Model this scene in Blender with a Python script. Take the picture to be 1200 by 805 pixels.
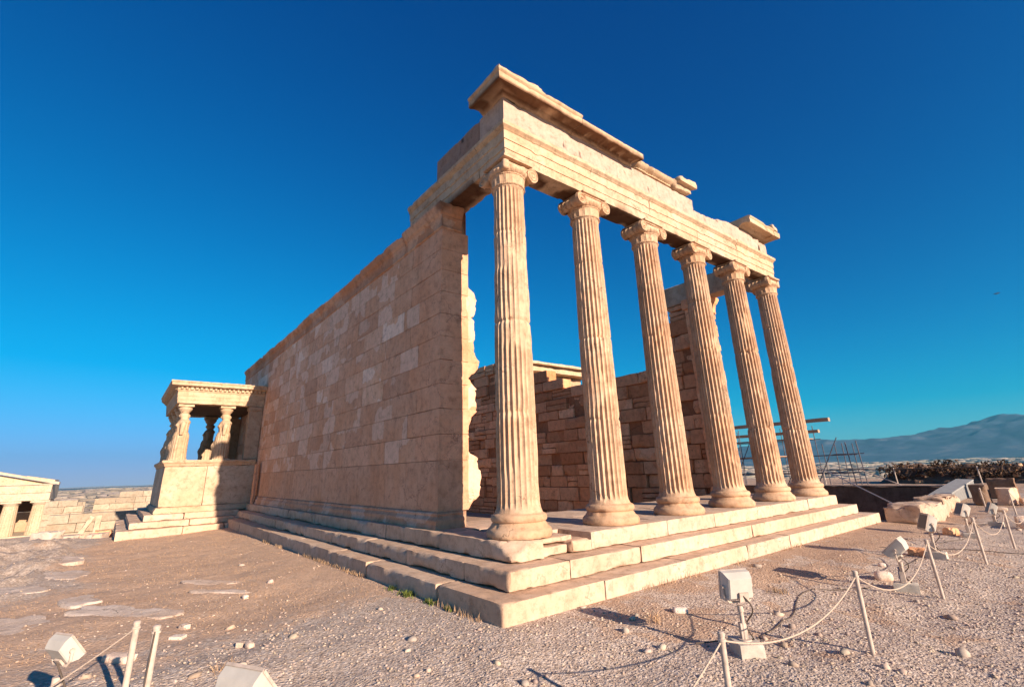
import bpy, math, random
import numpy as np
from mathutils import Matrix, Vector

# ------------------------------------------------------------------ camera, sky, sun, exposure
scene = bpy.context.scene
for o in list(bpy.data.objects):
    bpy.data.objects.remove(o)
col = scene.collection
R = math.radians

cam_d = bpy.data.cameras.new("camera")
cam = bpy.data.objects.new("camera", cam_d)
col.objects.link(cam)
scene.camera = cam
yaw, pitch, roll = R(141.16408631), R(17.98403959), R(-1.97250927)
fw = Vector((math.cos(yaw) * math.cos(pitch), math.sin(yaw) * math.cos(pitch), math.sin(pitch)))
rt0 = Vector((math.sin(yaw), -math.cos(yaw), 0))
up0 = rt0.cross(fw)
rt = math.cos(roll) * rt0 + math.sin(roll) * up0
up = -math.sin(roll) * rt0 + math.cos(roll) * up0
CAM = Vector((6.2655434, -4.99319331, 0.96305377))
M = Matrix((rt, up, -fw)).transposed().to_4x4()
M.translation = CAM
cam.matrix_world = M
cam_d.sensor_width = 36
cam_d.lens = 559.81320641 / 1200 * 36
cam_d.shift_x = -0.00245
cam_d.shift_y = -0.02844
cam_d.clip_start = 0.05
cam_d.clip_end = 40000

SUN_EL, SUN_NORTH = 18.5, 4.6      # elevation; degrees north of east
world = bpy.data.worlds.new("World")
scene.world = world
world.use_nodes = True
wn = world.node_tree
wn.nodes.clear()
w_out = wn.nodes.new("ShaderNodeOutputWorld")
w_bg = wn.nodes.new("ShaderNodeBackground")
w_sky = wn.nodes.new("ShaderNodeTexSky")
w_sky.sky_type = 'NISHITA'
w_sky.sun_disc = False
w_sky.sun_elevation = R(SUN_EL)
w_sky.sun_rotation = R(90 - SUN_NORTH)
w_sky.altitude = 150
w_sky.air_density = 1.0
w_sky.dust_density = 0.0
w_sky.ozone_density = 6.0
# deeper, more saturated blue than the plain model: each colour channel of the sky gets its own response curve
w_sep = wn.nodes.new("ShaderNodeSeparateColor")
w_com = wn.nodes.new("ShaderNodeCombineColor")
wn.links.new(w_sky.outputs[0], w_sep.inputs[0])
def w_math(op, a, b):
    m_ = wn.nodes.new("ShaderNodeMath")
    m_.operation = op
    for s_, v_ in zip(m_.inputs, (a, b)):
        if isinstance(v_, bpy.types.NodeSocket):
            wn.links.new(v_, s_)
        else:
            s_.default_value = v_
    return m_.outputs[0]
wr, wg, wb = w_sep.outputs
wn.links.new(w_math('MULTIPLY', w_math('MAXIMUM', w_math('SUBTRACT', wr, 1.9), 0.0), 0.72), w_com.inputs[0])
g2 = w_math('POWER', wg, 1.4)
wn.links.new(w_math('DIVIDE', g2, w_math('ADD', 1.52, w_math('POWER', w_math('DIVIDE', g2, 11.6), 2.0))), w_com.inputs[1])
wn.links.new(w_math('MULTIPLY', w_math('POWER', wb, 0.95), 1.16), w_com.inputs[2])
wn.links.new(w_com.outputs[0], w_bg.inputs[0])
w_bg.inputs[1].default_value = 0.05
wn.links.new(w_bg.outputs[0], w_out.inputs[0])

sun_d = bpy.data.lights.new("sun", 'SUN')
sun_d.energy = 4.3
sun_d.angle = R(0.5)
sun_d.color = (1.0, 0.81, 0.63)
sun = bpy.data.objects.new("sun", sun_d)
col.objects.link(sun)
sdir = Vector((math.cos(R(SUN_NORTH)) * math.cos(R(SUN_EL)), math.sin(R(SUN_NORTH)) * math.cos(R(SUN_EL)), math.sin(R(SUN_EL))))
sun.rotation_euler = sdir.to_track_quat('Z', 'Y').to_euler()
sun.location = (30, 5, 20)

vs = scene.view_settings
vs.view_transform = 'Standard'
vs.look = 'None'
vs.exposure = 1.25
vs.gamma = 1.0
vs.use_curve_mapping = False
scene.cycles.use_denoising = True
scene.cycles.max_bounces = 6
scene.cycles.diffuse_bounces = 4
scene.cycles.volume_bounces = 0

# ------------------------------------------------------------------ numpy noise
def _hash(ix, iy, iz, seed):
    h = (ix.astype(np.int64) * 374761393 + iy.astype(np.int64) * 668265263 + iz.astype(np.int64) * 2147483647 + seed * 1274126177) & 0xffffffff
    h = ((h ^ (h >> 13)) * 1274126177) & 0xffffffff
    h = ((h ^ (h >> 16)) * 2246822519) & 0xffffffff
    return ((h ^ (h >> 15)) & 0xffffff) / float(0xffffff)

def vnoise(P, s=1.0, seed=0):
    P = np.asarray(P, float) * s
    i = np.floor(P).astype(np.int64)
    f = P - i
    f = f * f * (3 - 2 * f)
    r = 0
    for dx in (0, 1):
        wx = f[:, 0] if dx else 1 - f[:, 0]
        for dy in (0, 1):
            wy = f[:, 1] if dy else 1 - f[:, 1]
            for dz in (0, 1):
                wz = f[:, 2] if dz else 1 - f[:, 2]
                r = r + wx * wy * wz * _hash(i[:, 0] + dx, i[:, 1] + dy, i[:, 2] + dz, seed)
    return r

def fbm(P, s=1.0, seed=0, oct=3):
    a, t, n = 1.0, 0.0, 0.0
    for k in range(oct):
        n = n + a * vnoise(P, s * 2 ** k, seed + k * 17)
        t += a
        a *= 0.5
    return n / t

def sstep(a, b, x):
    t = np.clip((np.asarray(x, float) - a) / (b - a), 0, 1)
    return t * t * (3 - 2 * t)

# ------------------------------------------------------------------ mesh builder
class MB:
    def __init__(self):
        self.v, self.q, self.t, self.c, self.n = [], [], [], [], 0

    def add(self, v, q=None, t=None, c=(1, 1, 1, 0)):
        v = np.asarray(v, float).reshape(-1, 3)
        c = np.asarray(c, float)
        if c.ndim == 1:
            if len(c) == 3:
                c = np.append(c, 0)
            c = np.tile(c, (len(v), 1))
        self.v.append(v)
        self.c.append(c)
        if q is not None and len(q):
            self.q.append(np.asarray(q, np.int64).reshape(-1, 4) + self.n)
        if t is not None and len(t):
            self.t.append(np.asarray(t, np.int64).reshape(-1, 3) + self.n)
        self.n += len(v)

    def build(self, name, mat, parent=None, origin=None, smooth=True, angle=38):
        V = np.concatenate(self.v)
        Cc = np.concatenate(self.c)
        if origin is None:
            origin = parent.matrix_world.translation if parent else (0, 0, 0)
            if parent is not None:
                origin = root_loc(parent)
        org = np.array(origin, float)
        Q = np.concatenate(self.q) if self.q else np.zeros((0, 4), np.int64)
        T = np.concatenate(self.t) if self.t else np.zeros((0, 3), np.int64)
        me = bpy.data.meshes.new(name)
        me.vertices.add(len(V))
        me.vertices.foreach_set("co", (V - org).ravel())
        nl = len(Q) * 4 + len(T) * 3
        me.loops.add(nl)
        me.loops.foreach_set("vertex_index", np.concatenate([Q.ravel(), T.ravel()]).astype(np.int32))
        me.polygons.add(len(Q) + len(T))
        st = np.concatenate([np.arange(len(Q)) * 4, len(Q) * 4 + np.arange(len(T)) * 3]).astype(np.int32)
        me.polygons.foreach_set("loop_start", st)
        me.update(calc_edges=True)
        me.validate()
        at = me.attributes.new("Col", 'FLOAT_COLOR', 'POINT')
        at.data.foreach_set("color", Cc.astype(np.float32).ravel())
        if smooth:
            me.polygons.foreach_set("use_smooth", np.ones(len(me.polygons), bool))
            me.set_sharp_from_angle(angle=R(angle))
        if mat:
            me.materials.append(mat)
        o = bpy.data.objects.new(name, me)
        col.objects.link(o)
        if parent is not None:
            o.parent = parent
        else:
            o.location = origin
        return o

def root_loc(o):
    # parts sit at their thing's origin (identity local transform), so only the thing's own location counts
    while o.parent is not None:
        o = o.parent
    return tuple(o.location)

def tag(o, label, cat, group=None):
    o["label"] = label
    o["category"] = cat
    if group:
        o["group"] = group
    return o

def thing(name, loc, label, cat, group=None):
    o = bpy.data.objects.new(name, None)
    o.empty_display_size = 0.3
    o.location = loc
    col.objects.link(o)
    return tag(o, label, cat, group)

# --- shapes
def lattice_box(nx, ny, nz):
    pts, quads = [], []
    idx = {}
    def face(fix, val, a, na, b, nb, flip):
        I, J = np.meshgrid(np.arange(na + 1), np.arange(nb + 1), indexing='ij')
        P = np.zeros((na + 1, nb + 1, 3), int)
        P[..., fix] = val
        P[..., a] = I
        P[..., b] = J
        base = len(np.concatenate(pts)) if pts else 0
        pts.append(P.reshape(-1, 3))
        k = (np.arange(na)[:, None] * (nb + 1) + np.arange(nb)[None]).ravel() + base
        q = np.stack([k, k + nb + 1, k + nb + 2, k + 1], 1)
        quads.append(q[:, ::-1] if flip else q)
    face(2, 0, 0, nx, 1, ny, True)
    face(2, nz, 0, nx, 1, ny, False)
    face(0, 0, 1, ny, 2, nz, True)
    face(0, nx, 1, ny, 2, nz, False)
    face(1, 0, 0, nx, 2, nz, False)
    face(1, ny, 0, nx, 2, nz, True)
    P = np.concatenate(pts)
    Q = np.concatenate(quads)
    key = (P[:, 0] * (ny + 1) + P[:, 1]) * (nz + 1) + P[:, 2]
    u, first, inv = np.unique(key, return_index=True, return_inverse=True)
    return P[first], inv.ravel()[Q]

_lat = {}
def block(mb, lo, hi, r=0.012, wear=1.0, seg=0.12, seed=0, rough=0.004, c=(1, 1, 1), mat=None, chip=2.2, fr=3.0, rid=None):
    lo, hi = np.array(lo, float), np.array(hi, float)
    size = hi - lo
    n = tuple(int(max(1, min(40, round(s / seg)))) for s in size)
    if n not in _lat:
        _lat[n] = lattice_box(*n)
    L, Q = _lat[n]
    h = size / 2
    p = (L / np.array(n) - 0.5) * size
    W = p + (lo + hi) / 2
    rr = r * (0.5 + wear * chip * 2 * np.clip(fbm(W, fr, seed, 3) - 0.45, 0, 1) * 3)
    rr = np.minimum(rr, h.min() * 0.9)[:, None]
    q = np.clip(p, -(h - rr), (h - rr))
    d = p - q
    ln = np.linalg.norm(d, axis=1, keepdims=True)
    p2 = np.where(ln > 1e-9, q + d / np.maximum(ln, 1e-9) * rr, p)
    if rough:
        nrm = d / np.maximum(ln, 1e-9)
        p2 = p2 - nrm * (fbm(W, 5.0, seed + 5, 3)[:, None]) * rough * 2
    W2 = p2 + (lo + hi) / 2
    if mat is not None:
        W2 = W2 @ np.array(mat)[:3, :3].T + np.array(mat)[:3, 3]
    rid_ = random.random()
    rid = rid_ if rid is None else rid
    cc = np.concatenate([np.tile(np.array(c[:3], float), (len(W2), 1)), np.full((len(W2), 1), rid)], 1)
    mb.add(W2, Q, c=cc)

def box(mb, lo, hi, c=(1, 1, 1), mat=None):
    (x0, y0, z0), (x1, y1, z1) = lo, hi
    v = np.array([(x0, y0, z0), (x1, y0, z0), (x1, y1, z0), (x0, y1, z0), (x0, y0, z1), (x1, y0, z1), (x1, y1, z1), (x0, y1, z1)], float)
    if mat is not None:
        v = v @ np.array(mat)[:3, :3].T + np.array(mat)[:3, 3]
    mb.add(v, [(3, 2, 1, 0), (4, 5, 6, 7), (0, 1, 5, 4), (1, 2, 6, 5), (2, 3, 7, 6), (3, 0, 4, 7)], c=c)

def grid_quads(na, nb, wrap_b=False):
    a = np.arange(na - 1)[:, None]
    nbq = nb if wrap_b else nb - 1
    b = np.arange(nbq)[None]
    b2 = (b + 1) % nb
    return np.stack([a * nb + b, a * nb + b2, (a + 1) * nb + b2, (a + 1) * nb + b], -1).reshape(-1, 4)

def tube(mb, pts, r, n=8, c=(1, 1, 1), cap=True):
    pts = np.asarray(pts, float)
    r = np.broadcast_to(np.asarray(r, float), (len(pts),))
    tan = np.gradient(pts, axis=0)
    tan /= np.linalg.norm(tan, axis=1, keepdims=True)
    ref = np.array([0, 0, 1.0]) if abs(tan[0][2]) < 0.8 else np.array([1.0, 0, 0])
    s = np.cross(tan, ref)
    s /= np.linalg.norm(s, axis=1, keepdims=True)
    u = np.cross(s, tan)
    a = np.arange(n) / n * 2 * np.pi
    V = pts[:, None] + r[:, None, None] * (np.cos(a)[None, :, None] * s[:, None] + np.sin(a)[None, :, None] * u[:, None])
    m = len(pts)
    V = V.reshape(-1, 3)
    q = grid_quads(m, n, True)
    t = []
    if cap:
        V = np.concatenate([V, pts[:1], pts[-1:]])
        for k in range(n):
            t.append((m * n, (k + 1) % n, k))
            t.append((m * n + 1, (m - 1) * n + k, (m - 1) * n + (k + 1) % n))
    mb.add(V, q, t, c=c)

def lathe(mb, prof, center=(0, 0, 0), n=48, c=(1, 1, 1), mod=None, cap=True):
    """prof: list of (r, z); mod(theta, z, r) -> radius offset"""
    prof = np.asarray(prof, float)
    a = np.arange(n) / n * 2 * np.pi
    rr = np.repeat(prof[:, :1], n, 1)
    zz = np.repeat(prof[:, 1:2], n, 1)
    th = np.repeat(a[None], len(prof), 0)
    if mod is not None:
        rr = rr + mod(th, zz, rr)
    V = np.stack([rr * np.cos(th), rr * np.sin(th), zz], -1).reshape(-1, 3) + np.array(center)
    q = grid_quads(len(prof), n, True)
    t = []
    m = len(prof)
    if cap:
        V = np.concatenate([V, np.array([[0, 0, prof[0, 1]], [0, 0, prof[-1, 1]]]) + np.array(center)])
        for k in range(n):
            t.append((m * n, (k + 1) % n, k))
            t.append((m * n + 1, (m - 1) * n + k, (m - 1) * n + (k + 1) % n))
    mb.add(V, q, t, c=c)

def sweep(mb, prof, path, seg=0.08, c=(1, 1, 1), chip=0.0, pattern=None, top=None, seed=0, ends=True, jag=0.0, cfun=None):
    """closed profile (u outward, z) swept along a plan path (right-hand side of travel is outward), mitred."""
    path = [np.array(p, float) for p in path]
    prof = np.asarray(prof, float)
    pos, nor, s_all = [], [], []
    s0 = 0
    segs = []
    for i in range(len(path) - 1):
        d = path[i + 1] - path[i]
        L = np.linalg.norm(d)
        d = d / L
        segs.append((d, np.array([d[1], -d[0]]), L))
    for i, (d, nrm, L) in enumerate(segs):
        k = max(1, int(round(L / seg)))
        for j in range(k + (1 if i == len(segs) - 1 else 0)):
            p = path[i] + d * L * j / k
            n = nrm
            if j == 0 and i > 0:
                n = nrm + segs[i - 1][1]
            pos.append(p)
            nor.append(n)
            s_all.append(s0 + L * j / k)
        s0 += L
    pos, nor, s_all = np.array(pos), np.array(nor), np.array(s_all)
    m, n = len(pos), len(prof)
    U = np.repeat(prof[None, :, 0], m, 0)
    Z = np.repeat(prof[None, :, 1], m, 0)
    S = np.repeat(s_all[:, None], n, 1)
    if pattern is not None:
        U = U + pattern(S, U, Z)
    if top is not None:
        tz = top(s_all)[:, None]
        Z = np.minimum(Z, tz)
    V = np.zeros((m, n, 3))
    V[..., :2] = pos[:, None, :] + U[..., None] * nor[:, None, :]
    V[..., 2] = Z
    V = V.reshape(-1, 3)
    if chip:
        f = fbm(V, 3.5, seed, 4)
        g = np.clip(f - 0.58, 0, 1) * 4
        nn = np.repeat(nor, n, 0)
        cen = 0.5 * (prof[:, 0].max() + prof[:, 0].min())
        side = np.sign(np.tile(prof[:, 0], m) - cen)
        V[:, :2] -= nn * (g * chip * side)[:, None]
        zmid = 0.5 * (prof[:, 1].max() + prof[:, 1].min())
        V[:, 2] -= np.sign(V[:, 2] - zmid) * g * chip * 0.7
        V += (np.stack([vnoise(V, 9, seed + k) for k in (1, 2, 3)], 1) - 0.5) * 0.008
    cc = np.tile(np.append(np.array(c[:3], float), random.random()), (len(V), 1))
    if cfun is not None:
        cc[:, :3] *= cfun(V)
    q = grid_quads(m, n, True)[:, ::-1]
    t = []
    if ends:
        for row, fl in ((0, False), (m - 1, True)):
            b = len(V)
            V = np.concatenate([V, V[row * n:(row + 1) * n].mean(0, keepdims=True)])
            cc = np.concatenate([cc, cc[row * n:row * n + 1]])
            for k in range(n):
                a_, b_ = row * n + k, row * n + (k + 1) % n
                t.append((b, b_, a_) if fl else (b, a_, b_))
    mb.add(V, q, t, c=cc)

# ------------------------------------------------------------------ materials
def new_mat(name, rough=0.85):
    m = bpy.data.materials.new(name)
    m.use_nodes = True
    nt = m.node_tree
    b = nt.nodes["Principled BSDF"]
    b.inputs["Roughness"].default_value = rough
    b.inputs["Specular IOR Level"].default_value = 0.25
    return m, nt, b

def N(nt, t, **kw):
    n = nt.nodes.new(t)
    for k, v in kw.items():
        if k.startswith("i_"):
            n.inputs[k[2:].replace("_", " ")].default_value = v
        else:
            setattr(n, k, v)
    return n

def noise(nt, vec, scale, detail=4, rough=0.6, dist=0.0):
    n = N(nt, "ShaderNodeTexNoise")
    n.inputs["Scale"].default_value = scale
    n.inputs["Detail"].default_value = detail
    n.inputs["Roughness"].default_value = rough
    n.inputs["Distortion"].default_value = dist
    nt.links.new(vec, n.inputs["Vector"])
    return n

def ramp(nt, fac, stops, interp='LINEAR'):
    r = N(nt, "ShaderNodeValToRGB")
    r.color_ramp.interpolation = interp
    els = r.color_ramp.elements
    while len(els) < len(stops):
        els.new(0.5)
    for e, (p, c) in zip(els, stops):
        e.position = p
        e.color = (*c, 1) if len(c) == 3 else c
    nt.links.new(fac, r.inputs[0])
    return r

def mix(nt, fac, a, b, mode='MIX'):
    m = N(nt, "ShaderNodeMix", data_type='RGBA', blend_type=mode)
    for sock, v in ((m.inputs[0], fac), (m.inputs[6], a), (m.inputs[7], b)):
        if isinstance(v, bpy.types.NodeSocket):
            nt.links.new(v, sock)
        elif isinstance(v, (int, float)):
            sock.default_value = v
        else:
            sock.default_value = (*v, 1)
    return m.outputs[2]

def math_n(nt, op, a, b=None):
    m = N(nt, "ShaderNodeMath", operation=op)
    for s, v in zip(m.inputs, (a, b)):
        if v is None:
            continue
        if isinstance(v, bpy.types.NodeSocket):
            nt.links.new(v, s)
        else:
            s.default_value = v
    return m.outputs[0]

def stone_mat(name, warm, pale, dark, patch=0.0, bump=0.35, stain=0.35, streak=0.3, pits=0.5, sc=1.0):
    """weathered marble: warm patina, pale worn areas, dark crust; Col attribute tints each block, its alpha seeds repairs"""
    m, nt, b = new_mat(name, 0.82)
    geo = N(nt, "ShaderNodeNewGeometry")
    P = geo.outputs["Position"]
    at = N(nt, "ShaderNodeAttribute", attribute_name="Col")
    n1 = noise(nt, P, 0.9 * sc, 5, 0.65, 0.4)
    n2 = noise(nt, P, 5.5 * sc, 9, 0.78)
    n3 = noise(nt, P, 45 * sc, 4, 0.7)
    base = mix(nt, ramp(nt, n1.outputs[0], [(0.38, (0, 0, 0)), (0.60, (1, 1, 1))]).outputs[0], warm, tuple(0.72 * w + 0.28 * p for w, p in zip(warm, pale)) if patch else pale)
    if patch:
        off = N(nt, "ShaderNodeVectorMath", operation='MULTIPLY_ADD')
        nt.links.new(at.outputs["Alpha"], off.inputs[0])
        off.inputs[1].default_value = (37, 53, 71)
        nt.links.new(P, off.inputs[2])
        vo = N(nt, "ShaderNodeTexVoronoi", distance='CHEBYCHEV')
        vo.inputs["Scale"].default_value = 1.15
        wob = noise(nt, P, 2.2, 2)
        wv = N(nt, "ShaderNodeVectorMath", operation='MULTIPLY_ADD')
        nt.links.new(wob.outputs["Color"], wv.inputs[0])
        wv.inputs[1].default_value = (0.35, 0.35, 0.25)
        nt.links.new(off.outputs[0], wv.inputs[2])
        nt.links.new(wv.outputs[0], vo.inputs["Vector"])
        sepc = N(nt, "ShaderNodeSeparateColor")
        nt.links.new(vo.outputs["Color"], sepc.inputs[0])
        pm = ramp(nt, sepc.outputs[0], [(1 - patch - 0.01, (0, 0, 0)), (1 - patch, (1, 1, 1))])
        gt = math_n(nt, 'GREATER_THAN', at.outputs["Alpha"], -0.5)
        base = mix(nt, math_n(nt, 'MULTIPLY', math_n(nt, 'MULTIPLY', pm.outputs[0], gt), 0.72), base, tuple(0.08 * w + 0.92 * p for w, p in zip(warm, pale)))
    # fine tonal grain
    g = ramp(nt, n2.outputs[0], [(0.34, (0.66, 0.61, 0.57)), (0.48, (0.98, 0.97, 0.96)), (0.66, (1.15, 1.14, 1.13))])
    base = mix(nt, 1.0, base, g.outputs[0], 'MULTIPLY')
    # vertical streaks of run-off
    mp = N(nt, "ShaderNodeMapping")
    mp.inputs["Scale"].default_value = (3.2, 3.2, 0.35)
    nt.links.new(P, mp.inputs[0])
    ns = noise(nt, mp.outputs[0], 1.6, 4, 0.6, 0.2)
    sm = ramp(nt, ns.outputs[0], [(0.55, (0, 0, 0)), (0.72, (1, 1, 1))])
    base = mix(nt, math_n(nt, 'MULTIPLY', sm.outputs[0], streak), base, tuple(0.55 * w for w in warm))
    # dark crust patches
    nd = noise(nt, P, 2.1 * sc, 6, 0.7, 0.6)
    dm = ramp(nt, nd.outputs[0], [(0.60, (0, 0, 0)), (0.72, (1, 1, 1))])
    base = mix(nt, math_n(nt, 'MULTIPLY', dm.outputs[0], stain), base, dark)
    # pits
    vp = N(nt, "ShaderNodeTexVoronoi")
    vp.inputs["Scale"].default_value = 16 * sc
    nt.links.new(P, vp.inputs["Vector"])
    pm2 = ramp(nt, vp.outputs["Distance"], [(0.05, (1, 1, 1)), (0.16, (0, 0, 0))])
    base = mix(nt, math_n(nt, 'MULTIPLY', math_n(nt, 'MULTIPLY', pm2.outputs[0], n2.outputs[0]), pits), base, dark)
    cw = noise(nt, P, 1.7 * sc, 4, 0.7)
    cv = N(nt, "ShaderNodeVectorMath", operation='MULTIPLY_ADD')
    nt.links.new(cw.outputs["Color"], cv.inputs[0])
    cv.inputs[1].default_value = (0.9, 0.9, 0.9)
    nt.links.new(P, cv.inputs[2])
    vc = N(nt, "ShaderNodeTexVoronoi", feature='DISTANCE_TO_EDGE')
    vc.inputs["Scale"].default_value = 0.95 * sc
    nt.links.new(cv.outputs[0], vc.inputs["Vector"])
    ck = ramp(nt, vc.outputs["Distance"], [(0.0, (1, 1, 1)), (0.012, (0, 0, 0))])
    ckm = ramp(nt, n1.outputs[0], [(0.48, (0, 0, 0)), (0.58, (1, 1, 1))])
    ckf = math_n(nt, 'MULTIPLY', ck.outputs[0], ckm.outputs[0])
    base = mix(nt, math_n(nt, 'MULTIPLY', ckf, 0.75), base, dark)
    base = mix(nt, 1.0, base, at.outputs["Color"], 'MULTIPLY')
    nt.links.new(base, b.inputs["Base Color"])
    hgt = math_n(nt, 'ADD', math_n(nt, 'MULTIPLY', n2.outputs[0], 1.0), math_n(nt, 'MULTIPLY', n3.outputs[0], 0.35))
    hgt = math_n(nt, 'SUBTRACT', hgt, math_n(nt, 'MULTIPLY', pm2.outputs[0], 0.25))
    hgt = math_n(nt, 'SUBTRACT', hgt, math_n(nt, 'MULTIPLY', ckf, 0.5))
    bp = N(nt, "ShaderNodeBump")
    bp.inputs["Strength"].default_value = bump
    bp.inputs["Distance"].default_value = 0.03
    nt.links.new(hgt, bp.inputs["Height"])
    nt.links.new(bp.outputs[0], b.inputs["Normal"])
    return m

def flat_mat(name, colr, rough=0.6, var=0.15, scale=6.0, metal=0.0, bump=0.1):
    m, nt, b = new_mat(name, rough)
    geo = N(nt, "ShaderNodeNewGeometry")
    at = N(nt, "ShaderNodeAttribute", attribute_name="Col")
    n1 = noise(nt, geo.outputs["Position"], scale, 5, 0.65)
    g = ramp(nt, n1.outputs[0], [(0.3, tuple(c * (1 - var) for c in colr)), (0.7, tuple(min(1, c * (1 + var)) for c in colr))])
    c = mix(nt, 1.0, g.outputs[0], at.outputs["Color"], 'MULTIPLY')
    nt.links.new(c, b.inputs["Base Color"])
    b.inputs["Metallic"].default_value = metal
    if bump:
        bp = N(nt, "ShaderNodeBump")
        bp.inputs["Strength"].default_value = bump
        bp.inputs["Distance"].default_value = 0.01
        nt.links.new(n1.outputs[0], bp.inputs["Height"])
        nt.links.new(bp.outputs[0], b.inputs["Normal"])
    return m

WARM, PALE, DARK = (0.50, 0.345, 0.225), (0.56, 0.43, 0.305), (0.17, 0.085, 0.05)
m_marble = stone_mat("marble", WARM, PALE, DARK, stain=0.25, streak=0.22)
m_column = stone_mat("column_marble", (0.50, 0.31, 0.19), (0.56, 0.39, 0.265), DARK, stain=0.18, streak=0.18, bump=0.45)
m_wall = stone_mat("wall_marble", (0.64, 0.35, 0.205), (0.80, 0.585, 0.45), (0.24, 0.10, 0.06), patch=0.34, stain=0.5, streak=0.4, pits=0.6, bump=0.5)
m_ruin = stone_mat("ruin_stone", (0.74, 0.37, 0.19), (0.78, 0.48, 0.28), (0.18, 0.07, 0.03), patch=0.2, stain=0.42, streak=0.35, bump=0.7, pits=0.9)
m_frieze = stone_mat("frieze_stone", (0.46, 0.325, 0.25), (0.49, 0.36, 0.285), (0.25, 0.15, 0.11), stain=0.2, streak=0.2, pits=0.9)
m_step = stone_mat("step_marble", (0.53, 0.365, 0.255), (0.60, 0.445, 0.33), (0.27, 0.14, 0.09), stain=0.22, streak=0.2)
m_rock = stone_mat("rock", (0.60, 0.45, 0.35), (0.72, 0.58, 0.48), (0.2, 0.13, 0.1), stain=0.35, streak=0.0, bump=0.9, sc=0.8)
m_white = flat_mat("painted_metal", (0.50, 0.455, 0.40), 0.45, 0.1)
m_concrete = flat_mat("concrete", (0.50, 0.44, 0.37), 0.9, 0.2, 9, bump=0.5)
m_greyconc = flat_mat("grey_concrete", (0.21, 0.205, 0.20), 0.9, 0.2, 5, bump=0.4)
m_post = flat_mat("post_metal", (0.50, 0.40, 0.33), 0.55, 0.25, 14)
m_rope = flat_mat("rope", (0.50, 0.385, 0.30), 0.9, 0.2, 60, bump=0.8)
m_steel = flat_mat("scaffold_steel", (0.10, 0.095, 0.115), 0.6, 0.3, 8, metal=0.0)
m_timber = flat_mat("timber", (0.45, 0.27, 0.17), 0.8, 0.3, 10)
m_glass = flat_mat("lamp_glass", (0.10, 0.09, 0.085), 0.5, 0.1, 3, bump=0)
m_cable = flat_mat("black_cable", (0.10, 0.075, 0.06), 0.7, 0.2, 20)
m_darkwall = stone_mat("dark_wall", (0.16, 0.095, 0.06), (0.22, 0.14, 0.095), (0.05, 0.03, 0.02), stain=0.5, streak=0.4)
m_far = stone_mat("far_marble", (0.50, 0.385, 0.27), (0.56, 0.45, 0.33), (0.3, 0.2, 0.13), stain=0.15, streak=0.15, pits=0.1)
m_leaf = flat_mat("scrub_leaf", (0.075, 0.042, 0.026), 0.8, 0.5, 4, bump=0)
m_green = flat_mat("weed_leaf", (0.12, 0.15, 0.03), 0.7, 0.4, 9, bump=0)
m_straw = flat_mat("dry_grass", (0.45, 0.30, 0.19), 0.8, 0.4, 3, bump=0)

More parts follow.
